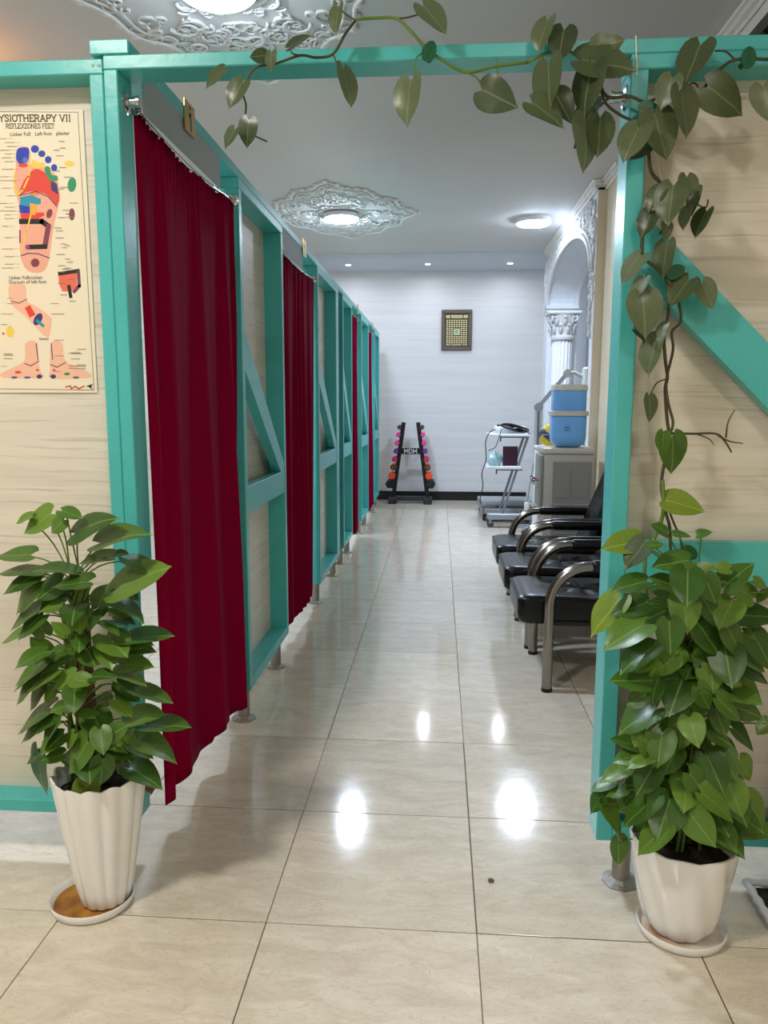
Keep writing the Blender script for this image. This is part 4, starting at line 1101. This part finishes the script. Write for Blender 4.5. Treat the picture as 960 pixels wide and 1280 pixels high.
# ================================================================== PLANTS
def leaf_mesh(name, droop, fold, curl, twist, m):
    rows = [(0, .16), (.03, .31), (.09, .42), (.19, .49), (.32, .5), (.46, .47), (.6, .395), (.74, .28), (.86, .145), (.94, .05), (1.0, .003)]
    cols = [-1, -.62, -.0, .62, 1]
    vs_, uv = [], []
    for v, hw_ in rows:
        for t_ in cols:
            x = t_*hw_*.86
            y = v-.2*(1-v)**3*abs(t_)**1.1
            z = fold*abs(x) - droop*v*v*.9 - curl*(t_*t_)*hw_*.5 + twist*x*(v-.4) + .012*math.sin(v*11+t_*2)
            vs_.append((x, y, z)); uv.append((t_*hw_+.5, v))
    n = 5
    fs_ = [(i*n+j, i*n+j+1, (i+1)*n+j+1, (i+1)*n+j) for i in range(len(rows)-1) for j in range(n-1)]
    me = bpy.data.meshes.new(name); me.from_pydata(vs_, [], fs_)
    ul = me.uv_layers.new(name='UVMap')
    for lp_ in me.loops: ul.data[lp_.index].uv = uv[lp_.vertex_index]
    me.materials.append(m); me.polygons.foreach_set('use_smooth', [True]*len(me.polygons)); me.update()
    return me
VAR = [(.12, .22, .10, 0), (.22, .34, .16, .25), (.05, .28, .22, -.25), (.3, .2, .28, .1)]
LM = {m.name: [leaf_mesh('leaf', *v, m) for v in VAR] for m in (LEAFG, LEAFV, LEAFY)}

class Plant:
    def __init__(s, root): s.root = root; s.stems = MB(); s.r = random.Random(len(root.name)+int(root.location.x*100)); s.n = 0
    def put(s, base, axis, nrm, length, m, wscale=1.):
        axis = Vector(axis).normalized(); nrm = Vector(nrm); nrm = (nrm-axis*nrm.dot(axis)).normalized(); xx = axis.cross(nrm)
        o = bpy.data.objects.new('leaf', LM[m.name][s.r.randrange(4)]); COL.objects.link(o)
        mw = Matrix((xx*length*wscale, axis*length, nrm*length)).transposed().to_4x4(); mw.translation = Vector(base)-s.root.location
        o.parent = s.root; o.matrix_local = mw; s.n += 1
        return o
    def seen(s, org, sc, lst, depth, m, stem_to=None, special=None):
        """leaves located by base and tip; apparent width tells how far each blade is turned"""
        for k, (bx_, by_, tx_, ty_, W_) in enumerate(lst):
            b2 = (org[0]+bx_/sc, org[1]+by_/sc); t2 = (org[0]+tx_/sc, org[1]+ty_/sc)
            yb_ = depth(b2[0], b2[1], k)
            B_ = at(b2[0], b2[1], y=yb_); T_ = at(t2[0], t2[1], y=yb_)
            Lp = (T_-B_).length; Wp = Lp*W_/max(1, math.hypot(tx_-bx_, ty_-by_))
            view = (B_-CAM).normalized()
            ratio = .82
            if Wp <= ratio*Lp:
                ax = T_-B_ - view*Lp*s.r.uniform(.0, .3); L_ = ax.length
                roll = math.acos(max(.25, min(1, Wp/(ratio*Lp))))
            else:
                L_ = min(Wp/ratio, Lp*1.6); ax = (T_-B_) - view*math.sqrt(max(0, L_*L_-Lp*Lp)); roll = 0
            ax.normalize()
            n0 = -view; n0 = (n0-ax*n0.dot(ax)).normalized(); sd = ax.cross(n0)
            if sd.z < 0: sd = -sd
            nr = n0*math.cos(roll*.9)+sd*math.sin(roll*.9) + Vector((s.r.uniform(-.12, .12), 0, s.r.uniform(-.05, .15)))
            mm = (special or {}).get(k, m)
            s.put(B_, ax, nr, L_, mm)
            if stem_to:
                E_ = stem_to(B_); mid = (B_+E_)/2+Vector((0, 0, .02))
                s.stems.tube(smooth_path([B_+ax*.01, mid, E_], 4), [.0022]*9, 5)

def pot(parent, cx, cy, h, r0, r1, nfl, rim_wave, m, z0=0., ex=.9, twist=0.):
    def fl_(r, hh, a):
        a = a+twist*(hh-z0)
        k = 1+.035*(abs(math.cos(nfl*a/2))*2-1)
        return (r*k, hh+(rim_wave*(abs(math.cos(nfl*a/2))*2-1) if hh > z0+h*.97 else 0))
    prof = [(r0*.9, z0), (r0, z0+.006)]+[(r0+(r1-r0)*(k/8)**ex, z0+h*k/8) for k in range(1, 9)]+[(r1*.955, z0+h), (r1*.93, z0+h*.9), (r1*.88, z0+h*.86)]
    o = MB().lathe(prof, (cx, cy, 0), nfl*8, fn=fl_, cap=True).build('pot', m, parent, smooth=True, angle=55)
    MB().lathe([(r1*.9, z0+h*.86), (r1*.6, z0+h*.885), (.001, z0+h*.9)], (cx, cy, 0), 28, cap=False, fn=lambda r, hh, a: (r, hh+.006*math.sin(5*a+40*r))).build('soil', SOIL, parent, smooth=True)
    return o
def saucer(cx, cy, r, label, m, inner, ecc=1.0):
    t = thing('plant_saucer', label, 'saucer', (cx, cy, 0))
    fn = lambda rr, hh, a: (rr*(1+.03*math.cos(2*a)), hh)
    MB().lathe([(r*.86, 0), (r*.97, .006), (r, .026), (r*.985, .03), (r*.955, .026), (r*.9, .010)], (cx, cy, 0), 40, fn=fn, cap=False).build('rim', m, t, smooth=True, angle=60)
    MB().lathe([(r*.9, .010), (r*.5, .008), (.001, .008)], (cx, cy, 0), 40, fn=fn, cap=False).build('dish', inner, t, smooth=True)
    return t
# left plant -------------------------------------------------------
saucer(-.535, .05, .118, 'round white saucer with rusty water under the tall fluted pot', POTW, RUST)
LX, LYc = -.498, .06
lpn = thing('potted_pothos', 'green pothos on a coir pole in a tall white fluted pot', 'potted plant', (LX, LYc, .012))
pot(lpn, LX, LYc, .398, .07, .13, 14, .006, POTW, .012)
MB().lathe([(.026, .36), (.027, .6), (.024, .8), (.026, .99), (.015, 1.0)], (LX-.03, LYc, 0), 14, fn=lambda r, h, a: (r*(1+.12*math.sin(5*a+60*h)), h)).build('coir_pole', COIR, lpn, smooth=True)
L1 = [(255,90,112,188,95),(160,100,70,130,40),(312,75,415,110,60),(375,185,550,72,70),(320,120,240,185,75),(500,235,735,152,65),(152,295,-30,300,70),(195,375,-20,345,45),(370,385,150,340,45),(205,425,33,568,85),
 (310,430,180,520,110),(312,545,195,575,55),(440,430,255,450,65),(560,310,385,312,55),(560,300,640,280,25),(640,315,790,385,60),(585,465,850,343,115),(575,540,730,608,40),(570,620,680,640,50),(190,560,38,665,45),
 (140,675,-5,728,35),(225,690,165,600,90),(325,690,255,625,60),(235,790,152,700,90),(490,595,408,668,45),(400,705,395,765,85),(515,635,600,695,35),(625,715,870,690,55),(610,750,775,745,65),(600,745,470,770,60),
 (490,560,540,440,80),(570,560,660,600,60)]
L2 = [(530,25,555,130,120),(230,105,25,215,45),(180,190,45,305,50),(290,145,110,250,60),(215,225,118,345,60),(370,175,255,235,70),(375,235,370,325,110),(370,200,480,205,75),(270,250,215,315,55),(470,185,580,170,40),
 (580,160,738,215,40),(605,125,768,122,70),(650,240,868,308,55),(575,300,660,385,75),(645,390,822,358,75),(735,425,955,428,60),(690,500,898,585,95),(650,640,820,722,105),(655,545,540,610,85),(515,595,500,735,115),
 (440,715,390,870,130),(440,510,335,672,110),(500,450,515,552,100),(465,378,350,352,40),(245,340,50,432,60),(235,375,100,512,45),(280,400,150,455,55),(300,410,175,560,45),(290,478,190,545,70),(310,575,200,600,60),
 (200,568,128,620,35),(195,565,175,790,45),(550,480,640,420,80),(600,430,640,520,70),(650,530,770,590,50),(340,330,260,350,70),(370,470,315,545,55),(640,25,768,20,55),(310,50,235,85,50),(590,215,690,290,60)]
P_ = Plant(lpn)
def ldepth(x, y, k):
    dx = (x-108)/400.0; return LYc-.012-math.sqrt(max(.0006, .115**2-dx*dx))*(.55+.45*((k*7) % 5)/4)
def lstem(B):
    return Vector((LX-.03+random.uniform(-.02, .02), LYc-.02, max(.37, min(.97, B.z-.05-.25*abs(B.x-LX)))))
P_.seen((0, 620), 4.0, L1, ldepth, LEAFG, lstem)
P_.seen((0, 800), 4.0, L2, ldepth, LEAFG, lstem, {20: LEAFY})
rl = random.Random(21)
for k in range(30):   # inner and rear leaves
    z = rl.uniform(.46, 1.02); a = rl.uniform(0, 2*PI); rr = rl.uniform(.03, .13)
    d = Vector((math.cos(a), math.sin(a)*.8, 0)); b = Vector((LX-.03, LYc, z))+d*rr
    b.y = min(b.y, .17)
    ax = d*.8+Vector((0, -.1, rl.uniform(-.6, .2))); 
    if b.y+ax.normalized().y*.12 > .2: ax.y = 0
    P_.put(b, ax, Vector((0, -.4, 1)), rl.uniform(.075, .11), LEAFG)
    P_.stems.tube(smooth_path([b, (b+Vector((LX-.03, LYc, z-.06)))/2+Vector((0, 0, .02)), Vector((LX-.03, LYc, z-.06))], 3), .0022, 5)
for k in range(9):    # long rising stems
    a = rl.uniform(0, 2*PI); x0_ = Vector((LX-.03+.05*math.cos(a), LYc+.04*math.sin(a), .37))
    P_.stems.tube(smooth_path([x0_, Vector((LX-.035+.035*math.cos(a+.6), LYc-.035+.01*math.sin(a), .6)), Vector((LX-.03+.04*math.cos(a+1), LYc-.02, .82)), Vector((LX-.03+.07*math.cos(a), LYc-.03, .98))], 5), .0045, 6)
P_.stems.build('stem', STEM, lpn, smooth=True)
# dry leaf curled on the far side of the pot
dl = leaf_mesh('dry_leaf', .3, .5, .5, .3, mat('dry_leaf_brown', (112, 70, 40), .7)); o = bpy.data.objects.new('dry_leaf', dl); COL.objects.link(o)
ax = Vector((.08, 0, -1)).normalized(); o.parent = lpn
mw = Matrix((Vector((1, 0, .08))*.06, ax*.075, Vector((0, -1, 0))*.075)).transposed().to_4x4(); mw.translation = at(183, 968, y=.13)-lpn.location; o.matrix_local = mw

# right plant ------------------------------------------------------
saucer(1.175, .055, .118, 'white saucer under the short white fluted pot', POTW, POTD)
RX, RYc = 1.168, .062
rpn = thing('potted_pothos', 'dense green pothos in a short white fluted pot below the climbing vine', 'potted plant', (RX, RYc, .012))
pot(rpn, RX, RYc, .274, .08, .142, 10, .005, POTW, .012, .62, 2.2)
MB().lathe([(.03, .22), (.032, .5), (.03, .8), (.03, .96), (.015, .97)], (RX+.01, RYc+.03, 0), 14, fn=lambda r, h, a: (r*(1+.12*math.sin(5*a+60*h)), h)).build('coir_pole', COIR, rpn, smooth=True)
R1 = [(300,190,103,228,120),(335,195,222,328,110),(345,215,432,205,50),(445,145,375,95,40),(480,155,572,160,30),(600,160,675,135,50),(550,290,365,310,100),(550,345,548,502,165),(480,420,352,365,80),(330,400,158,425,90),
 (330,510,150,565,110),(205,485,42,668,120),(325,620,115,718,130),(530,470,545,628,150),(455,600,465,772,140),(600,610,730,780,150),(740,730,770,900,170),(775,500,715,625,150),(740,420,880,285,140),(760,330,680,320,60),
 (880,480,780,400,90),(600,350,690,300,80),(640,380,700,512,110),(640,500,722,622,90),(750,630,862,790,110),(850,630,958,700,80),(810,760,958,852,80),(370,735,190,845,110),(480,780,362,880,110),(370,790,275,850,80),
 (805,825,985,900,90),(890,390,960,430,50),(960,440,890,495,40),(620,840,700,920,90)]
R2 = [(525,75,470,212,175),(400,80,340,215,80),(330,90,155,75,100),(390,230,180,335,130),(330,160,235,215,90),(620,40,785,165,100),(600,120,665,235,95),(700,175,832,288,90),(690,230,750,372,95),(560,275,590,372,120),
 (640,330,780,415,85),(420,350,400,500,140),(330,380,385,505,80),(500,440,405,560,100),(310,335,265,425,70),(290,420,155,375,65),(300,465,165,488,70),(360,490,235,515,50),(370,530,295,658,130),(235,545,100,585,65),
 (160,600,50,650,60),(120,660,50,765,75),(230,640,130,660,60),(380,680,210,835,110),(110,700,245,895,70),(195,890,200,1030,80),(370,750,250,805,50),(440,830,283,968,120),(460,690,410,850,180),(560,760,655,888,150),
 (650,470,715,612,150),(560,560,668,692,120),(760,610,820,758,140),(770,480,780,575,65),(620,660,808,790,110),(850,680,950,842,120),(960,850,760,870,75),(815,490,890,600,80),(800,220,920,270,110),(785,130,925,185,60),
 (780,330,910,435,70),(960,290,905,360,80),(120,690,160,790,50)]
P_ = Plant(rpn)
def rdepth(x, y, k):
    dx = (x-850)/400.0; return RYc-.012-math.sqrt(max(.0006, .15**2-dx*dx*.7))*(.5+.5*((k*7) % 5)/4)
def rstem(B):
    return Vector((RX+.01+random.uniform(-.02, .02), RYc+.01, max(.24, min(.95, B.z-.04-.25*abs(B.x-RX)))))
P_.seen((725, 630), 4.085, R1, rdepth, LEAFG, rstem, {0: LEAFY, 11: LEAFY, 1: LEAFV})
P_.seen((725, 830), 4.085, R2, rdepth, LEAFG, rstem)
for k in range(64):
    z = rl.uniform(.33, .98); a = rl.uniform(0, 2*PI); rr = rl.uniform(.03, .15)
    d = Vector((math.cos(a), math.sin(a)*.7, 0)); b = Vector((RX+.01, RYc+.01, z))+d*rr
    b.y = min(b.y, .15)
    ax = d*.7+Vector((0, -.15, rl.uniform(-.9, .1)))
    if b.y+ax.normalized().y*.12 > .19: ax.y = 0
    P_.put(b, ax, Vector((0, -.6, 1)), rl.uniform(.085, .12), LEAFG)
    P_.stems.tube(smooth_path([b, (b+Vector((RX, RYc, z-.06)))/2+Vector((0, 0, .02)), Vector((RX, RYc, z-.06))], 3), .0022, 5)
for k in range(9):
    a = rl.uniform(0, 2*PI); x0_ = Vector((RX+.05*math.cos(a), RYc+.04*math.sin(a), .22))
    P_.stems.tube(smooth_path([x0_, Vector((RX+.04*math.cos(a+.6), RYc+.02*math.sin(a), .5)), Vector((RX+.05*math.cos(a+1), RYc, .75)), Vector((RX+.06*math.cos(a), RYc, .95))], 5), .0045, 6)
P_.stems.build('stem', STEM, rpn, smooth=True)

# climbing vine ----------------------------------------------------
VY = YF-.035
vn = thing('climbing_vine', 'heart-leaved vine trained up the right post and along the entrance beam', 'vine', tuple(at(820, 760, y=VY)))
V = Plant(vn)
def vdepth(x, y, k): return VY-.015-.035*((k*5) % 4)/3
V1 = [(745,232,680,290,25),(810,275,755,352,50),(830,400,815,487,65),(783,432,748,497,28)]
V2 = [(85,185,30,190,45),(105,175,95,232,35),(165,158,232,110,25),(328,25,310,108,32),(612,22,692,105,55),(345,232,375,358,55),(570,272,543,412,78),(810,300,915,352,110)]
V3 = [(225,70,185,165,50),(280,100,258,215,100),(230,210,225,360,75),(175,345,285,408,65),(250,315,310,400,70),(385,160,485,130,80),(340,200,525,230,95),(375,220,325,380,100),(375,345,320,450,65),(400,392,398,522,85),
 (350,400,375,560,60),(530,425,475,535,85),(560,480,500,530,60),(580,380,630,528,100),(640,260,600,365,85),(670,305,700,455,65),(735,150,678,285,95),(760,290,890,372,115),(945,290,975,405,90),(645,620,625,752,100),
 (690,590,700,670,60),(720,635,705,722,42),(755,705,708,787,50),(690,695,665,762,32),(575,705,530,790,65),(600,630,555,700,50),(620,745,622,805,35)]
V8 = [(335,90,300,238,85),(215,140,115,250,70),(230,245,178,338,50),(225,320,245,500,140),(430,250,340,368,100),(490,265,540,378,85),(290,505,228,665,75),(255,770,262,880,50),(355,945,375,1110,120),(320,930,300,1030,60),
 (335,1230,505,1270,110),(325,445,290,510,35),(190,470,245,520,30)]
V.seen((0, 0), 2.667, V1, vdepth, LEAFV)
V.seen((300, 0), 2.667, V2, vdepth, LEAFV)
V.seen((600, 0), 2.667, V3, vdepth, LEAFV)
V.seen((740, 280), 3.555, V8, vdepth, LEAFV, None, {8: LEAFG, 9: LEAFG, 10: LEAFY})
def vine(mb, pts, r0, r1=None, dy=0.):
    p = smooth_path([at(x, y, y=VY+dy) for x, y in pts], 5); n = len(p); r1 = r1 or r0
    mb.tube(p, [.75*(r0+(r1-r0)*i/(n-1)) for i in range(n)], 6)
bs, gs = MB(), MB()
bs_all, gs_all = [bs], [gs]
q = lambda l: [(300+x/2.667, y/2.667) for x, y in l]
vine(gs, q([(960,208),(850,222),(750,240),(660,190),(610,150),(565,100),(520,62),(450,60),(385,65)]), .0055, .005)
vine(bs, q([(385,68),(350,115),(310,180),(255,192),(200,185),(120,212),(60,222),(35,245),(22,280),(10,310),(20,350),(18,395),(30,440),(90,472)]), .005, .003)
vine(bs, q([(385,68),(350,45),(330,22)]), .003); vine(bs, q([(520,62),(560,58),(612,42)]), .003)
vine(bs, q([(310,180),(330,225)]), .0028); vine(gs, q([(610,175),(585,200),(580,272)]), .0028); vine(gs, q([(750,240),(790,260),(810,300)]), .0028); vine(gs, q([(858,195),(856,255)]), .0028); vine(bs, q([(200,185),(175,178),(165,158)]), .0028)
bs, gs = MB(), MB(); bs_all.append(bs); gs_all.append(gs)
q3 = lambda l: [(600+x/2.667, y/2.667) for x, y in l]
vine(gs, q3([(160,208),(220,178),(290,170),(340,200),(380,260),(410,300)]), .0055)
vine(bs, q3([(400,290),(430,325),(500,322),(560,340),(640,300),(720,320),(780,250),(850,200),(960,198)]), .0055)
vine(bs, q3([(400,290),(420,345),(470,385),(530,415),(560,470)]), .005); vine(bs, q3([(430,325),(380,375),(330,440),(315,495)]), .005, .004)
vine(bs, q3([(560,470),(570,570),(610,620),(640,700),(600,780)]), .006); vine(bs, q3([(850,200),(820,172),(785,170)]), .003); vine(bs, q3([(720,320),(725,285),(705,278),(690,300)]), .003)
vine(bs, q3([(700,650),(730,685),(755,690),(760,665)]), .0028)
q8 = lambda l: [(740+x/3.555, 280+y/3.555) for x, y in l]
vine(bs, q8([(225,30),(225,140),(265,180),(330,240),(340,390),(320,480),(325,600),(335,680),(325,740),(335,880),(345,930)]), .006)
vine(bs, q8([(330,240),(380,330),(395,430),(355,480),(360,560),(330,700),(340,800),(360,880),(348,930)]), .005, dy=-.006)
vine(bs, q8([(348,930),(310,1130),(315,1220),(330,1290),(345,1350),(350,1460)]), .006)
vine(bs, q8([(330,1240),(360,1320),(390,1390),(400,1450)]), .004)
vine(bs, q8([(325,690),(285,710),(255,770)]), .0028); vine(bs, q8([(345,930),(450,932),(550,932),(590,965),(620,1015)]), .0055, .003); vine(bs, q8([(560,940),(610,965),(670,975)]), .004, .002); vine(bs, q8([(595,950),(605,880),(635,825)]), .0035, .0015); vine(bs, q8([(470,935),(520,955),(540,980)]), .003, .0015)
gs = MB(); gs_all.append(gs)
vine(gs, [(828,600), (829,640), (820, 668), (808,690), (806,730), (812, 756), (822,772), (824,795)], .0075, .006, -.03)
for b_ in bs_all: b_.build('woody_stem', BSTEM, vn, smooth=True)
for g_ in gs_all: g_.build('green_stem', STEM, vn, smooth=True)
# clips holding the vine
for (x, y, a, lab) in ((536, 65, .4, 'green leaf-shaped plant clip on the middle of the entrance beam'), (808, 135, 1.6, 'green leaf-shaped plant clip at the top of the right post'),
                       (936, 73, 0, 'green leaf-shaped plant clip on the beam over the right panel'), (843, 340, 1.2, 'green leaf-shaped plant clip on the diagonal brace'), (861, 690, 2.2, 'green plant clip just above the right hand plant')):
    c = at(x, y, y=VY-.012); mb = MB(); d = Vector((math.sin(a), 0, math.cos(a))); e = Vector((math.cos(a), 0, -math.sin(a)))
    ol = []
    for k in range(18):
        u = 2*PI*k/18; rr = .022*(1+.25*max(0, math.cos(u))**3)
        ol.append(c+d*rr*1.05*math.cos(u)+e*rr*.85*math.sin(u))
    t = thing('plant_clip', lab, 'plant clip', tuple(c), 'plant clips')
    mb.prism(ol, (0, .005, 0)); mb.build('clip_leaf', CLIP, t)
    MB().prism([c+d*.025+e*.001, c-d*.018+e*.001, c-d*.018-e*.001, c+d*.025-e*.001], (0, -.0012, 0)).build('midrib', CLIP, t)
    MB().lathe([(.008, c.y+.005), (.008, YF+.001)], (c.x, 0, c.z), 8, axis='y').build('peg', CLIP, t)
# string tying the vine to the beam
tag(centred(MB().tube([at(795, 45, y=YF-.003), at(796, 85, y=YF-.003), at(795.5, 95, y=YF-.003)], .0022, 6).build('string', mat('white_string', (230, 230, 226), .7))), 'white string tied round the entrance beam above the right post', 'string')
tag(centred(MB().tube([at(817, 185, y=VY+.01), at(828, 228, y=VY+.01)], .0011, 6).build('string', MATS['white_string'])), 'fine white string holding the vine leaves at the right post', 'string')

# planter at the right edge ------------------------------------------
tp = thing('planter_tray', 'white rectangular planter saucer with dark soil at the edge of the right panel', 'tray', (1.6, .12, 0))
tx0, tx1, ty0, ty1 = 1.43, 1.8, -.03, .255
q = MB()
for a0_, a1_, s0_ in (((tx0, ty0), (tx0, ty1), 1), ((tx0, ty1), (tx1, ty1), 1), ((tx1, ty1), (tx1, ty0), 1), ((tx1, ty0), (tx0, ty0), 1)):
    pts = []
    for k in range(13):
        u = k/12; pts.append((a0_[0]+(a1_[0]-a0_[0])*u, a0_[1]+(a1_[1]-a0_[1])*u, .026+.003*math.sin(k*PI)))
    q.tube(pts, [.012+.002*math.cos(k*PI) for k in range(13)], 8)
q.build('scalloped_rim', POTW, tp, smooth=True)
MB().box(tx0, tx1, ty0, ty1, 0, .012).build('base', POTW, tp)
MB().box(tx0+.012, tx1-.012, ty0+.012, ty1-.012, .012, .016).build('soil', SOIL, tp)
gp = thing('square_planter', 'grey square planter standing in the white tray', 'planter', (1.62, .12, .016))
q = MB(); r0_, r1_ = .11, .165; hh = .32; cx_, cy_ = 1.625, .115
b0 = [(cx_+sx*r0_, cy_+sy*r0_*.8, .017) for sx, sy in ((-1,-1),(1,-1),(1,1),(-1,1))]; b1 = [(cx_+sx*r1_, cy_+sy*r1_*.6, .017+hh) for sx, sy in ((-1,-1),(1,-1),(1,1),(-1,1))]
b2 = [(cx_+sx*(r1_-.015), cy_+sy*(r1_*.6-.012), .017+hh) for sx, sy in ((-1,-1),(1,-1),(1,1),(-1,1))]; b3 = [(p[0], p[1], .017+hh-.03) for p in b2]
q.add(b0+b1+b2+b3, [(3,2,1,0)]+[(4*l+i, 4*l+(i+1) % 4, 4*l+4+(i+1) % 4, 4*l+4+i) for l in range(3) for i in range(4)])
q.build('pot', mat('grey_ceramic', (186, 182, 176), .4), gp)
MB().add(b3, [(0, 1, 2, 3)]).build('soil', SOIL, gp)
G = Plant(gp)
for k in range(26):
    a = rl.uniform(0, 2*PI); z = rl.uniform(.4, .95); d = Vector((math.cos(a), math.sin(a)*.4, 0)); b = Vector((cx_, cy_-.01, z))+d*rl.uniform(.03, .1)
    ax = d+Vector((0, -.1, rl.uniform(-.8, .2)))
    if b.y+ax.normalized().y*.1 > .19: ax.y = -.2
    G.put(b, ax, Vector((0, -.5, 1)), rl.uniform(.08, .115), LEAFG)
    G.stems.tube(smooth_path([b, Vector((cx_, cy_, (b.z+.32)/2+.05)), Vector((cx_, cy_, .31))], 4), .0025, 5)
G.stems.build('stem', STEM, gp, smooth=True)

# small chip of dirt on the tiles
c = at(613.5, 1102, z=0)
q = MB().ball((c.x, c.y, .005), .01, 9, 6, (1, .9, .5)); o = q.build('pebble', mat('pebble_grey', (96, 86, 72), .8), smooth=True)
tag(centred(o), 'small dark pebble lying on the floor tiles', 'pebble')
